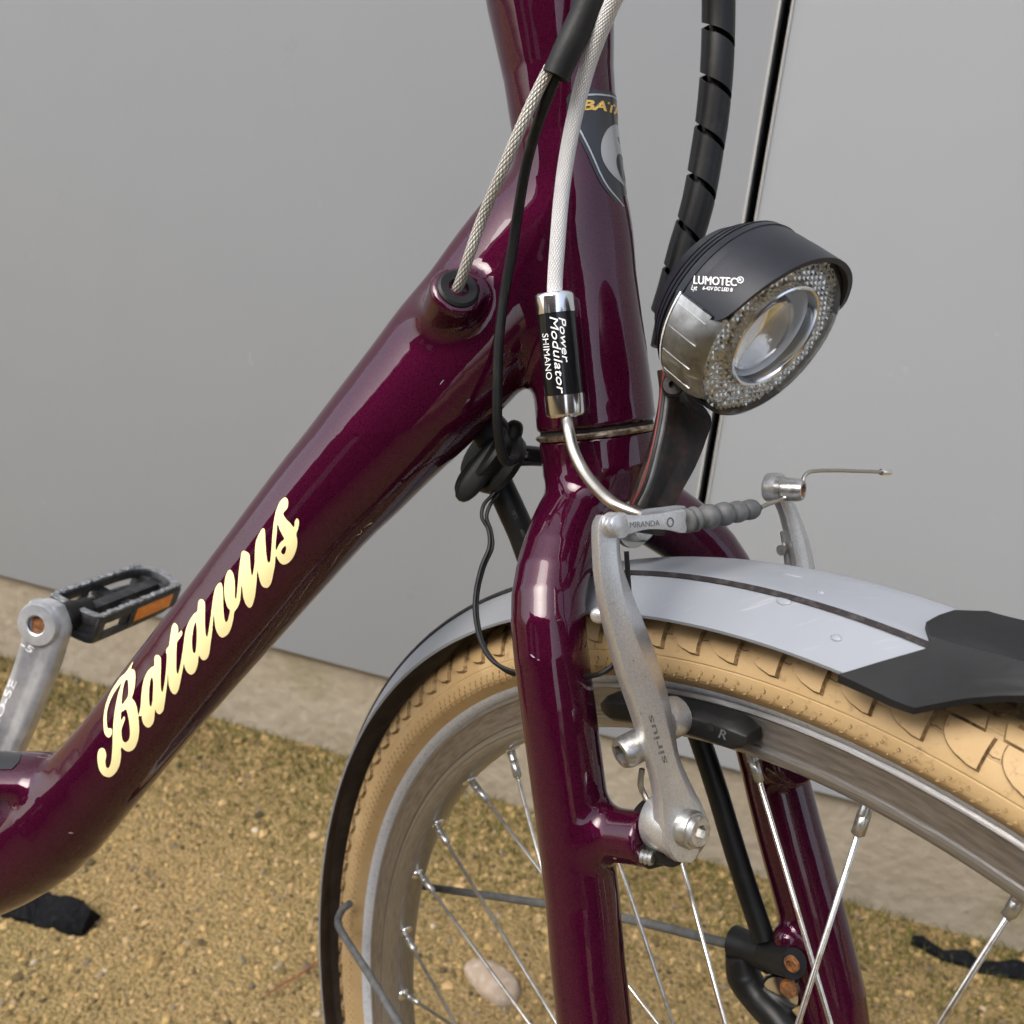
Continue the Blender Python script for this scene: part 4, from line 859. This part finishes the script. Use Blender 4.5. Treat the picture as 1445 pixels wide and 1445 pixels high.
# steel cable guide from the modulator to the link
mz = .3630
m0, m1 = Bo(782, 417, 2, .0375), Bo(799, 588, 2, .0365); mdir = nrm(m1-m0); ml = np.linalg.norm(m1-m0); mr = pixw(28.5, .3645)
tube('cable_guide', [m1-mdir*.003, D(802, 605, .364), D(809, 635, .361), D(823, 664, .357), D(843, 690, .350), D(866, 711, .343), D(890, 722, .340), D(915, 731, .339)], .00225, 'steel', bike, n=20)
# ---- power modulator
tfrac = lambda y_: (y_-412)/(592-412)
e0, e1 = ml*.165, ml*.835; pm0 = m0-mdir*.001
pmod = lathe('power_modulator', pm0, mdir, [(e0*.9, mr*.955), (e0, mr*.965), (e1, mr*.965), (e1*1.02, mr*.955)], 'blackgloss', bike, n=48)
lathe('end_cap', pm0, mdir, [(0, mr*.4), (0, mr*.88), (.0006, mr*.97), (.0014, mr), (e0, mr), (e0, mr*.9)], 'alub', pmod, n=48)
lathe('end_cap', pm0, mdir, [(e1, mr*.9), (e1, mr), (ml*1.02-.0014, mr), (ml*1.02-.0006, mr*.97), (ml*1.02, mr*.88), (ml*1.02, mr*.4)], 'alub', pmod, n=48)
bvM = bvh_of(pmod)
text_px('modulator_lettering', 'Power', (788, 448), (794, 512), 9.0, bvM, 'white', pmod, .0, .25, .0003)
text_px('modulator_lettering', 'Modulator', (776, 447), (787, 556), 10.5, bvM, 'white', pmod, .0, .25, .0003)
text_px('modulator_lettering', 'SHIMANO', (766, 471), (772, 536), 8, bvM, 'white', pmod, .0, 0, .0003)
for t_, a_, b_, h_ in (('Power', (788.5, 448), (794.5, 512), 9.0), ('Modulator', (776.6, 447), (787.6, 556), 10.5)): text_px('modulator_lettering', t_, a_, b_, h_, bvM, 'white', pmod, 0, .25, .00045)
# ---- cables
braid_tube('front_brake_cable', [m0+mdir*.004, Bo(783, 400, 2, .038), Bo(787, 340, 2, .039), Bo(792, 280, 2, .040), Bo(800, 220, 2, .042), Bo(813, 155, 2, .045), Bo(832, 85, 2, .050), Bo(862, 10, 2, .058), Bo(905, -80, 2, .07), Bo(960, -170, 2, .08)], pixw(11.2, .357), 'whitebraid', bike)
braid_tube('rear_brake_cable', [pw-pax*.006+dW(A_(-.0015, .001, 0)), pw+pax*.002+dW(A_(0, -.001, 0)), D(663, 358, .370), D(681, 307, .364), D(707, 245, .353), D(735, 180, .345), D(758, 130, .341), D(776, 95, .338)], pixw(8.2, .36), 'greybraid', bike)
tube('lamp_cable', [D(783, 108, .341), D(771, 140, .344), D(754, 190, .352), D(741, 240, .360), D(731, 300, .367), D(722, 360, .372), D(711, 420, .376), D(704, 480, .378), D(702, 540, .380), D(702, 600, .383), D(708, 640, .388), D(716, 652, .391), D(728, 648, .394)], [pixw(9.5, .345)]+[pixw(7.6, .37)]*8, 'blackcable', bike, n=16)
sl_ = tube('cable_sleeve', [D(784, 108, .338), D(800, 72, .336), D(820, 30, .334), D(845, -25, .331), D(885, -110, .328), D(930, -200, .33)], [pixw(20, .338), pixw(20.5, .337), pixw(21, .335), pixw(22, .333), pixw(22, .33)], 'black', bike, n=28)
# ---- spiral wrap with the bundle inside
SPc = cr([D(x_, y_, z_) for x_, y_, z_ in ((1016, -150, .40), (1014, -60, .405), (1014, 20, .41), (1012, 90, .412), (1006, 160, .415), (996, 225, .418), (984, 290, .42), (966, 350, .423), (950, 410, .425), (938, 450, .426), (930, 490, .426))], 14)
Ts, Ns_, Bs_ = frames(SPc); sl_len = np.concatenate([[0], np.cumsum(np.linalg.norm(np.diff(SPc, axis=0), axis=1))]); RS = pixw(23.5, .412)
wrap = tube('cable_bundle', SPc, RS*.55, 'blackcable', bike, n=14, res=0)
def sp_pt(s_, a_, r_):
    f_ = np.array([np.interp(s_, sl_len, SPc[:, i]) for i in range(3)]); n1 = nrm(np.array([np.interp(s_, sl_len, Ns_[:, i]) for i in range(3)])); b1_ = nrm(np.array([np.interp(s_, sl_len, Bs_[:, i]) for i in range(3)]))
    return f_+r_*(math.cos(a_)*n1+math.sin(a_)*b1_)
pitchS = pixw(68, .413); wS = pitchS*.87; turns = int(sl_len[-1]/pitchS)-1
# angle that faces right in the picture
xr_ = dW(A_(1, 0, 0)); aR = math.atan2(Bs_[20]@xr_, Ns_[20]@xr_)
sg = 1 if (np.cross(Ns_[20], Bs_[20])@Ts[20]) > 0 else -1
R = []; ns = turns*28
for i in range(ns+1):
    a_ = i/28*2*math.pi; s0 = i/28*pitchS; A1 = aR-a_+.1
    R.append([sp_pt(s0, A1, RS), sp_pt(s0+wS*.5, A1, RS*1.004), sp_pt(s0+wS, A1, RS), sp_pt(s0+wS, A1, RS*.84), sp_pt(s0, A1, RS*.84)])
V, F = loft_vf(R); obj('spiral_wrap', V, F, 'blackcable', wrap, smooth=40)

# ---- headlight
tl = dg(38); ln = math.cos(tl)*sf-math.sin(tl)*su; lu = math.cos(tl)*su+math.sin(tl)*sf
d = ray(1085+3, 460+4)
d0 = ray(1096, 481); LC = d0*((sl@C0+0.0)/(sl@d0))
LFR = np.array([sl, lu, ln]); lnW, luW = dW(ln), dW(lu)
def Lp(x, y, z): return W(LC+A_(x, y, z)@LFR)
def LpA(P): return W(LC+np.asarray(P)@LFR)
def dome(name, zr, material, parent, n=64, cap=True, ang=None, **k):
    a = np.linspace(0, 2*np.pi, n, endpoint=False) if ang is None else np.linspace(*ang, n); R = []
    for z, r, sy in zr: R.append(LpA(np.stack([r*np.cos(a), r*sy*np.sin(a), z+0*a], -1)))
    if ang is None: V, F = loft_vf(R, cap)
    else:
        V = np.vstack(R); F = [(i*n+j, i*n+j+1, (i+1)*n+j+1, (i+1)*n+j) for i in range(len(R)-1) for j in range(n-1)]
    return obj(name, V, F, material, parent, **k)
LR = .0304
zr = [(z_ if z_ > -.02 else -.02+(z_+.02)*.82, r_-(.0014 if r_ > .027 else 0), y_) for z_, r_, y_ in [(-.0460, .0030, 1), (-.0455, .010, 1), (-.0430, .0175, 1), (-.0385, .0235, 1), (-.0330, .0280, 1), (-.0318, .0290, 1), (-.0312, .0276, 1), (-.0308, .0294, 1), (-.0284, .0308, 1), (-.0278, .0294, 1), (-.0274, .0312, 1), (-.0252, .0324, 1), (-.0246, .0311, 1), (-.0238, .0326, 1), (-.0210, .0330, 1), (-.0206, .0322, 1)]]
lamp = dome('headlight', zr+[(-.0200, .0290, 1), (-.030, .024, 1)], 'lamp', bike, smooth=35, cap=False); lamp['label'] = 'round black bicycle headlight with clear reflector ring'
for a0_, a1_ in ((-130, -49), (17, 163)):
    ra = np.radians(np.linspace(a0_, a1_, 40)); prz = [(-.0212, .0318), (-.0150, .0321), (-.0080, .0319), (-.0030, .0314), (-.0014, .0310), (-.0010, .0303), (-.0040, .0301), (-.0200, .0300)]
    if a0_ > 0: prz = [(z_, r_-.0006) for z_, r_ in prz]
    V = [(r_*math.cos(a), r_*math.sin(a), z_) for z_, r_ in prz for a in ra]; F = [(i*40+j, i*40+j+1, (i+1)*40+j+1, (i+1)*40+j) for i in range(7) for j in range(39)]; obj('lamp_shell', LpA(V), F, 'lamp', lamp, smooth=40)
# visor: upper shell reaching forward
n_ = 60; top = []; bot = []; rows = 16
for j in range(rows):
    t = j/(rows-1)
    for i in range(n_):
        a = math.radians(11+158*i/(n_-1)); s_ = math.sin(a); up_ = max(0, math.sin(a))
        zf = np.interp(up_, [.19, .24, .30, .42, .60, .8, 1], [-.0062, -.0030, -.0014, .0000, .0012, .0024, .0030])
        if s_ < 0: zf = -.0115-.008*(-s_)
        z = -.0238+(zf+.0238)*t; r = np.interp(z, [-.024, -.016, -.006, .004, .012, .018], [.0308, .0315, .0319, .0320, .0318, .0313])
        top.append((r*math.cos(a), r*math.sin(a), z)); bot.append(((r-.0018)*math.cos(a), (r-.0018)*math.sin(a), z-.0002))
V = LpA(top+bot); F = []; o2 = rows*n_
for j in range(rows-1):
    for i in range(n_-1): F += [(j*n_+i, j*n_+i+1, (j+1)*n_+i+1, (j+1)*n_+i), (o2+j*n_+i, o2+(j+1)*n_+i, o2+(j+1)*n_+i+1, o2+j*n_+i+1)]
    F += [(j*n_, (j+1)*n_, o2+(j+1)*n_, o2+j*n_), (j*n_+n_-1, o2+j*n_+n_-1, o2+(j+1)*n_+n_-1, (j+1)*n_+n_-1)]
for i in range(n_-1): F += [((rows-1)*n_+i, (rows-1)*n_+i+1, o2+(rows-1)*n_+i+1, o2+(rows-1)*n_+i), (i, o2+i, o2+i+1, i+1)]
visor = obj('lamp_visor', V, F, 'lamp', lamp, smooth=50)
# reflector ring made of little prisms on a backing disc
def ringdisc(name, r0, r1, z0, z1, material, parent, n=72, c=(0, 0), c2=(0, 0)):
    a = np.linspace(0, 2*np.pi, n, endpoint=False); R = [LpA(np.stack([c[0]+r0*np.cos(a), c[1]+r0*np.sin(a), z0+0*a], -1)), LpA(np.stack([c2[0]+r1*np.cos(a), c2[1]+r1*np.sin(a), z1+0*a], -1))]
    V, F = loft_vf(R, False); return obj(name, V, F, material, parent, smooth=60)
IC = (0.0015, .0015); IR = .0185
ringdisc('ring_backing', .0304, IR, -.0050, -.0040, 'reflector', lamp, c2=IC)
VV = []; FF = []; off_ = 0; g_ = .0023
for ix in range(-15, 16):
    for iy in range(-15, 16):
        x = ix*g_+(iy % 2)*g_*.5; y = iy*g_*.866; r = math.hypot(x, y); ri = math.hypot(x-IC[0], y-IC[1])
        if r > .0296 or ri < IR+.0008: continue
        s_ = g_*.56; a = [x_*math.pi/3+.5 for x_ in range(6)]
        q = [(x+s_*math.cos(t_), y+s_*math.sin(t_), -.0030-(.0007 if k_ % 2 else 0)+rng.uniform(-.00012, .00012)) for k_, t_ in enumerate(a)]+[(x+rng.uniform(-.12, .12)*s_, y+rng.uniform(-.12, .12)*s_, -.0038)]
        VV += q; FF += [(off_+k_, off_+(k_+1) % 6, off_+6) for k_ in range(6)]; off_ += 7
o = obj('reflector_prisms', LpA(VV), FF, 'reflector', lamp, smooth=0, mats=['reflector', 'prismdark'], fm=[1 if k_ % 6 in (1, 4) and (k_//6) % 2 else 0 for k_ in range(len(FF))]); o['kind'] = 'stuff'
V, F = loft_vf([LpA([(LR*1.0*math.cos(a), LR*math.sin(a), -.012) for a in np.linspace(0, 2*np.pi, 72, endpoint=False)]), LpA([(LR*1.02*math.cos(a), LR*1.02*math.sin(a), -.0025) for a in np.linspace(0, 2*np.pi, 72, endpoint=False)]), LpA([(LR*.985*math.cos(a), LR*.985*math.sin(a), -.0006) for a in np.linspace(0, 2*np.pi, 72, endpoint=False)]), LpA([(LR*.94*math.cos(a), LR*.94*math.sin(a), -.0002) for a in np.linspace(0, 2*np.pi, 72, endpoint=False)]), LpA([(IC[0]+IR*math.cos(a), IC[1]+IR*math.sin(a), -.0002) for a in np.linspace(0, 2*np.pi, 72, endpoint=False)])], False)
obj('lens_cover', V, F, 'clear', lamp, smooth=50)
# inner rim, mirror bowl and thick lens
def circ(r, z): return LpA([(IC[0]+r*math.cos(a), IC[1]+r*math.sin(a), z) for a in np.linspace(0, 2*np.pi, 64, endpoint=False)])
V, F = loft_vf([circ(IR+.0006, -.004), circ(IR+.0006, .0004), circ(IR+.0001, .0008), circ(IR-.0006, .0004), circ(IR-.0008, -.004)], False); obj('lens_rim', V, F, 'alub', lamp)
V, F = loft_vf([circ(IR-.0004, -.0015), circ(IR-.0012, -.007), circ(IR*.72, -.015), circ(IR*.4, -.0195), circ(IR*.1, -.021)], True); F = F[:-2]+[F[-1]]; obj('mirror_bowl', V, F, 'chromecup', lamp, smooth=70)
L_c = (IC[0]+.0005, IC[1]-.002); Rl = IR*.80; RR_ = []
for t in np.linspace(0, 1, 10): RR_.append(LpA([(L_c[0]+Rl*math.sin(t*1.5)*math.cos(a), L_c[1]+Rl*math.sin(t*1.5)*math.sin(a)*.98, -.0065+.0055*math.cos(t*1.5)) for a in np.linspace(0, 2*np.pi, 48, endpoint=False)]))
RR_.append(LpA([(L_c[0]+Rl*math.cos(a), L_c[1]+Rl*math.sin(a)*.98, -.0095) for a in np.linspace(0, 2*np.pi, 48, endpoint=False)]))
V, F = loft_vf(RR_); obj('projector_lens', V, F, 'glass', lamp, smooth=70)
V, F = box_vf(Lp(IC[0], IC[1]+.004, -.016), slW, luW, lnW, .009, .006, .006); obj('led_holder', V, F, 'zinc', lamp, bevel=.0005)
# side window: near-side clear marker with inner ribs
def sidepatch(r, z0, z1, a0, a1, nz=6, na=20, dr=0): return [[(r+dr)*math.cos(a), (r+dr)*math.sin(a), z0+(z1-z0)*i/(nz-1)] for i in range(nz) for a in np.radians(np.linspace(a0, a1, na))]
def grid(nz, na): return [(i*na+j, i*na+j+1, (i+1)*na+j+1, (i+1)*na+j) for i in range(nz-1) for j in range(na-1)]
for s, nm_ in ((1, 0), (-1, 1)):
    P = np.array(sidepatch(.0329, -.0205, -.0012, -50, 14)); P[:, 0] *= s
    P[:, :2] *= (1-np.clip((P[:, 2]+.009)/.0078, 0, 1)**1.5*.075)[:, None]
    obj('side_window', LpA(P), grid(6, 20), 'clear', lamp, smooth=60)
    P = np.array(sidepatch(.0328, -.0209, -.0203, -51, 14, 2)); P[:, 0] *= s; obj('window_edge', LpA(P), grid(2, 20), 'reflector', lamp, smooth=60)
    P = np.array(sidepatch(.0326, -.0200, -.0018, -49, 13)); P[:, 0] *= s; P[:, :2] *= (1-np.clip((P[:, 2]+.009)/.0078, 0, 1)**1.5*.085)[:, None]
    obj('window_backing', LpA(P), grid(6, 20), 'windowback', lamp, smooth=60)
    for a_ in (-38, -22, -6, 8):
        P = [[r_*math.cos(dg(a_))*s, r_*math.sin(dg(a_)), z_] for z_ in (-.019, -.006) for r_ in (.0325, .0330)]; obj('window_rib', LpA(P), [(0, 1, 3, 2)], 'reflector', lamp, smooth=0)
lamp_bv = bvh_of(visor)
text_px('visor_lettering', 'LUMOTEC', (979, 400.5), (1039, 404), 11.5, lamp_bv, 'white', lamp, .0, 0, .00025)
text_px('visor_lettering', 'LUMOTEC', (979.8, 401.1), (1039.8, 404.6), 11.5, lamp_bv, 'white', lamp, .0, 0, .0004)
text_px('visor_lettering', 'Lyt', (976, 409), (984, 410), 7, lamp_bv, 'white', lamp, .01, .2, .00025)
text_px('visor_lettering', '6-42V DC LED B', (992, 409), (1034, 412), 5, lamp_bv, 'white', lamp, .015, .15, .00025)
text_px('visor_lettering', 'R', (1042.5, 397.5), (1047, 398), 4.5, lamp_bv, 'white', lamp, .0, 0, .00025)
pts, F = fill(lambda P: np.abs(np.hypot(P[:, 0]-1045, P[:, 1]-395.5)-4.2)-.5, (1038, 389), (1052, 402), .6); decal('registered_mark', pts, F, lamp_bv, 'white', lamp, .00025)
# ---- lamp bracket and wires
def ribbon(name, st, th_, material, parent, zf, **k):
    R = []
    for (a, b), z in zip(st, zf): 
        pa_, pb_ = D(*a, z), D(*b, z+.006); v = nrm(np.cross(pb_-pa_, dW(A_(0, -1, 0)))); v = v if v@(CAMW-pa_) > 0 else -v
        R.append([pa_, pa_+(pb_-pa_)*.3+v*.0015, pa_+(pb_-pa_)*.62-v*.0005, pb_+v*.001, pb_-v*th_, pa_-v*th_])
    R2 = [cr(np.array([r[j] for r in R]), 4) for j in range(6)]; R = [[R2[j][i] for j in range(6)] for i in range(len(R2[0]))]
    V, F = loft_vf(R); return obj(name, V, F, material, parent, smooth=30, bevel=.0006, **k)
br = ribbon('lamp_bracket', [((936, 520), (968, 548)), ((936, 556), (1002, 588)), ((926, 610), (996, 620)), ((912, 655), (980, 660)), ((900, 690), (958, 700)), ((893, 722), (942, 738)), ((896, 750), (936, 756))], .004, 'rustbrown', bike, [.368, .366, .362, .360, .358, .356, .354])
V, F = hexbolt_vf(D(951, 546, .352), dW(A_(-.25, -.2, -1)), .0042, .003, .4); obj('bracket_bolt', V, F, 'rustbrown', br)
for j_, (dx, m_, r_) in enumerate(((0, 'red', .0005), (3.5, 'blackcable', .0010), (8, 'greyrubber', .0010))):
    tube('lamp_wire', [D(938+dx, 520, .362), D(934+dx, 548, .355), D(929+dx, 590, .352), D(920+dx, 635, .350), D(908+dx, 680, .350), D(893+dx, 712, .352)], r_, m_, br, n=8)
# ---- grommet, steering spring cover and cables behind the head tube
gz = .43
gro = lathe('cable_grommet', D(703, 652, gz), dW(nrm(A_(-.80, -.55, -.45))), [(-.005, .008), (-.004, .0140), (-.001, .0150), (.0012, .0142), (.002, .0120), (.0045, .0125), (.0065, .0138), (.0085, .0145), (.0100, .0135), (.0105, .008)], 'black', bike, n=40)
for (x_, y_, sx, sy, rt) in ((680, 655, .0065, .019, .5), (697, 640, .006, .020, .55)):
    pass
def blob(name, px, py, z, r1, r2, r3, rot, material, parent):
    bm = bmesh.new(); bmesh.ops.create_icosphere(bm, subdivisions=3, radius=1); Vd = np.array([v.co for v in bm.verts]); Fd = [[v.index for v in f.verts] for f in bm.faces]; bm.free()
    Vd = np.sign(Vd)*np.abs(Vd)**.8; c_, s_ = math.cos(rot), math.sin(rot); X = Vd[:, 0]*r1; Y = Vd[:, 1]*r2
    P = np.stack([X*c_-Y*s_, X*s_+Y*c_, Vd[:, 2]*r3], -1); return obj(name, D(px, py, z)+P@RW.T, Fd, material, parent, smooth=80)
blob('grommet_lobe', 668, 668, gz-.004, .0048, .0115, .005, .62, 'black', gro)
blob('grommet_lobe', 679, 662, gz-.009, .0055, .0165, .004, .62, 'black', gro)
blob('grommet_lobe', 723, 613, gz, .0042, .0065, .004, .35, 'black', gro)
blob('grommet_lobe', 693, 610, gz-.002, .0085, .0070, .007, -.6, 'black', gro)
tube('stabiliser_hose', [D(715, 645, .432), D(740, 643, .430), D(768, 645, .432), D(800, 650, .436)], [.0046, .0046, .0042, .004], 'blackgloss', bike, n=16)
sleeve = tube('heatshrink_sleeve', [D(693, 650, .438), D(702, 675, .438), D(718, 712, .438), D(736, 752, .440), D(752, 795, .443), D(775, 850, .447)], [pixw(15, .438), pixw(19, .438), pixw(20, .44), pixw(20, .44), pixw(20, .445), .0055], 'black', bike, n=24)
bvS = bvh_of(sleeve)
text_px('sleeve_print', '105°C', (722, 722), (727, 733), 5, bvS, 'greyrubber', sleeve, 0, 0, .0003)
text_px('sleeve_print', 'AWM', (691, 672), (699, 684), 4.5, bvS, 'greyrubber', sleeve, 0, 0, .0003)
text_px('sleeve_print', '450V', (733, 748), (740, 762), 5, bvS, 'greyrubber', sleeve, 0, 0, .0003)
for dx, dz in ((0, 0), (6, .002)):
    tube('thin_wire', [D(704+dx, 660, .425+dz), D(707+dx, 678, .425+dz), D(697+dx*1.3, 696, .424+dz), D(683+dx*1.5, 712, .424+dz), D(680+dx*1.1, 730, .423+dz), D(689+dx*.6, 748, .422+dz), D(690+dx*.8, 772, .42+dz), D(679+dx*.7, 800, .417+dz), D(671+dx*.6, 835, .412+dz), D(670+dx*.6, 868, .408+dz), D(678+dx*.5, 905, .402+dz), D(694+dx*.4, 932, .398+dz), D(722, 947+dx*.6, .394+dz), D(752, 950+dx*.6, .392+dz)], .00085, 'blackcable', bike, n=8)
tube('thin_wire', [D(884, 778, .345), D(886, 810, .345), D(888, 850, .345), D(884, 900, .348), D(868, 935, .352), D(843, 952, .356), D(800, 956, .38)], .00095, 'blackcable', bike, n=8)
# ---- left crank and pedal
CN = -.075
ce = onp(BFR, 50, 872, 2, CN); c2 = onp(BFR, -30, 1120, 2, CN+.004)
def cr_pt(px, py, n_): return onp(BFR, px, py, 2, n_)
R = []
for (a, b) in (((38, 848), (75, 858)), ((28, 870), (86, 890)), ((25, 905), (80, 918)), ((15, 940), (70, 950)), ((2, 975), (56, 985)), ((-12, 1015), (40, 1025)), ((-28, 1060), (20, 1070)), ((-45, 1110), (5, 1120)), ((-70, 1180), (-20, 1190))):
    pa_, pb_ = cr_pt(*a, CN), cr_pt(*b, CN); w = pb_-pa_
    R.append([Bk(pa_+A_(0, 0, -.002)), Bk(pa_+w*.2), Bk(pa_+w*.5-A_(0, 0, .0022)), Bk(pa_+w*.8), Bk(pb_+A_(0, 0, -.002)), Bk(pb_+A_(0, 0, -.011)), Bk(pa_+A_(0, 0, -.011))])
R2 = [cr(np.array([r[j] for r in R]), 3) for j in range(7)]; R = [[R2[j][i] for j in range(7)] for i in range(len(R2[0]))]
V, F = loft_vf(R); crank = obj('crank_arm', V, F, 'crank', bike, bevel=.0012, smooth=28); crank['label'] = 'left silver crank arm on the far side of the frame'
eye = Bo(52, 882, 2, CN+.001)
V, F = lathe_vf(eye+BNW*.0006, -BNW, [(0, .0052), (-.0006, .0060), (0, .0116), (.0020, .0128), (.0120, .0128), (.0120, .006), (.001, .0050)], 40, cap=False); obj('crank_eye', V, F, 'crank', crank)
lathe('spindle_end', eye-BNW*.0045, BNW, [(0, .006), (.0028, .0058), (.003, .0020)], 'rust', crank)
bvC = bvh_of(crank)
text_px('crank_lettering', 'UNO-5E', (-14, 1050), (24, 962), 10, bvC, 'white', crank, .02, 0, .0003)
text_px('crank_lettering', 'I-5', (24, 908), (44, 922), 9, bvC, 'white', crank, .01, 0, .0003)
ped0 = onp(BFR, 88, 872, 2, CN-.014)
lathe('pedal_axle', Bk(ped0+A_(0, 0, .008)), -BNW, [(0, .0062), (.005, .0062), (.006, .0082), (.018, .0082), (.019, .0070), (.030, .0070)], 'blackcable', crank)
# pedal: corners of the near-crank end from the picture, body runs away from the frame
N0p = CN-.022; PLn = .097
cL = onp(BFR, 72, 838, 2, N0p); cRr = onp(BFR, 142, 872, 2, N0p); wv_ = cRr-cL; wlen = np.linalg.norm(wv_); wv_ = wv_/wlen; hv = A_(-wv_[1], wv_[0], 0); hv = hv if hv[1] > 0 else -hv
PHt = pixw(40, .62); ctr = (cL+cRr)/2-hv*PHt/2
def Pd(w_, h_, n_): return Bk(ctr+wv_*w_*wlen/2+hv*h_*PHt/2-A_(0, 0, 1)*n_*PLn)
def pbox(w0, w1, h0, h1, n0, n1): 
    V = np.array([Pd(w_, h_, n_) for w_ in (w0, w1) for h_ in (h0, h1) for n_ in (n0, n1)]); return V, [(0, 1, 3, 2), (4, 6, 7, 5), (0, 4, 5, 1), (2, 3, 7, 6), (0, 2, 6, 4), (1, 5, 7, 3)]
outl = closed([(-1.0, .0), (-.95, .04), (-1.0, .3), (-1.0, .75), (-.8, .95), (-.2, 1.03), (.5, 1.0), (.92, .9), (1.0, .7), (1.0, .3), (.98, .06), (.9, .0), (.5, -.02), (-.5, -.02)], 2)
def hoop(h0, h1, inset):
    c_ = outl.mean(0); inn = c_+(outl-c_)*A_(1-inset, 1-inset*.75); k_ = len(outl)
    V = np.array([Pd(x_, h0, y_) for x_, y_ in outl]+[Pd(x_, h1, y_) for x_, y_ in outl]+[Pd(x_, h1, y_) for x_, y_ in inn]+[Pd(x_, h0, y_) for x_, y_ in inn]); F = []
    for g in range(4):
        for i in range(k_): F.append((g*k_+i, g*k_+(i+1) % k_, ((g+1) % 4)*k_+(i+1) % k_, ((g+1) % 4)*k_+i))
    return V, F
V, F = join(hoop(.25, .95, .16), hoop(-1, -.45, .16), pbox(-.22, .22, -.55, .55, .0, .98), pbox(-.98, .98, -.9, .85, .0, .07), pbox(-.95, .95, -.9, .55, .90, .99), pbox(.80, .96, -.8, .8, .02, .10), pbox(.80, .96, -.8, .8, .30, .37), pbox(.80, .96, -.8, .8, .9, .97), pbox(-.96, -.80, -.8, .8, .3, .37), pbox(-.96, .96, -.2, .3, .44, .54))
pedal = obj('pedal', V, F, 'pedal', bike, bevel=.0006, smooth=30); pedal['label'] = 'black plastic pedal with an orange reflector'
VV = []
for w_ in (-.93, .93):
    for i in range(15): VV.append(pbox(w_-.085, w_+.085, .93, 1.10+.05*(i % 2), .03+i*.062, .075+i*.062))
V, F = join(*VV); o = obj('grip_teeth', V, F, 'pedalgrip', pedal); o['kind'] = 'stuff'
V, F = hoop(.93, 1.04, .13); obj('grip_edge', V, F, 'pedalgrip', pedal, smooth=30)
V, F = pbox(1.0, 1.05, -.52, .52, .42, .86); obj('pedal_reflector', V, F, 'orange', pedal, bevel=.0004)
V, F = pbox(.93, 1.03, -.75, .75, .36, .92); obj('reflector_frame', V, F, 'pedal', pedal, bevel=.0004)
# ---- lower frame joint details at the left edge
pts, F = fill(lambda P: poly_sd(P, [(-30, 1062), (31, 1062), (27, 1076), (17, 1086), (-30, 1087)]), (-30, 1058), (34, 1090), 2.0); decal('grey_sticker', pts, F, bvF, 'badge', frame, .0004)
lathe('bottom_bracket', Bo(-34, 1150, 2, .0), BNW, [(-.030, .018), (.018, .018), (.020, .0165), (.020, .011), (.018, .009)], 'black', frame)
lathe('bracket_cup', Bo(-42, 1165, 2, .016), BNW, [(-.01, .0155), (.006, .0155), (.008, .013), (.008, .006)], 'steel', frame)

# ---- chips in the lacquer
for bv_, par, chips in ((bvK, fork, ((752, 926, 5, 1.0, .6), (760, 931, 2.4, .8, .2), (868, 1211, 2.4, 1.2, .3))), (bvF, frame, ((100, 1175, 3.5, 1.0, .1), (623, 540, 5, .6, -.9)))):
    for cx_, cy_, l_, w_, r_ in chips:
        k_ = 9; c_, s_ = math.cos(r_), math.sin(r_); P = [(cx_+l_*math.cos(a)*c_*rng.uniform(.6, 1.2)-w_*math.sin(a)*s_, cy_+l_*math.cos(a)*s_+w_*math.sin(a)*c_*rng.uniform(.6, 1.2)) for a in np.linspace(0, 2*np.pi, k_, endpoint=False)]
        decal('lacquer_chip', P, [tuple(range(k_))], bv_, 'silverprint', par, .00015)
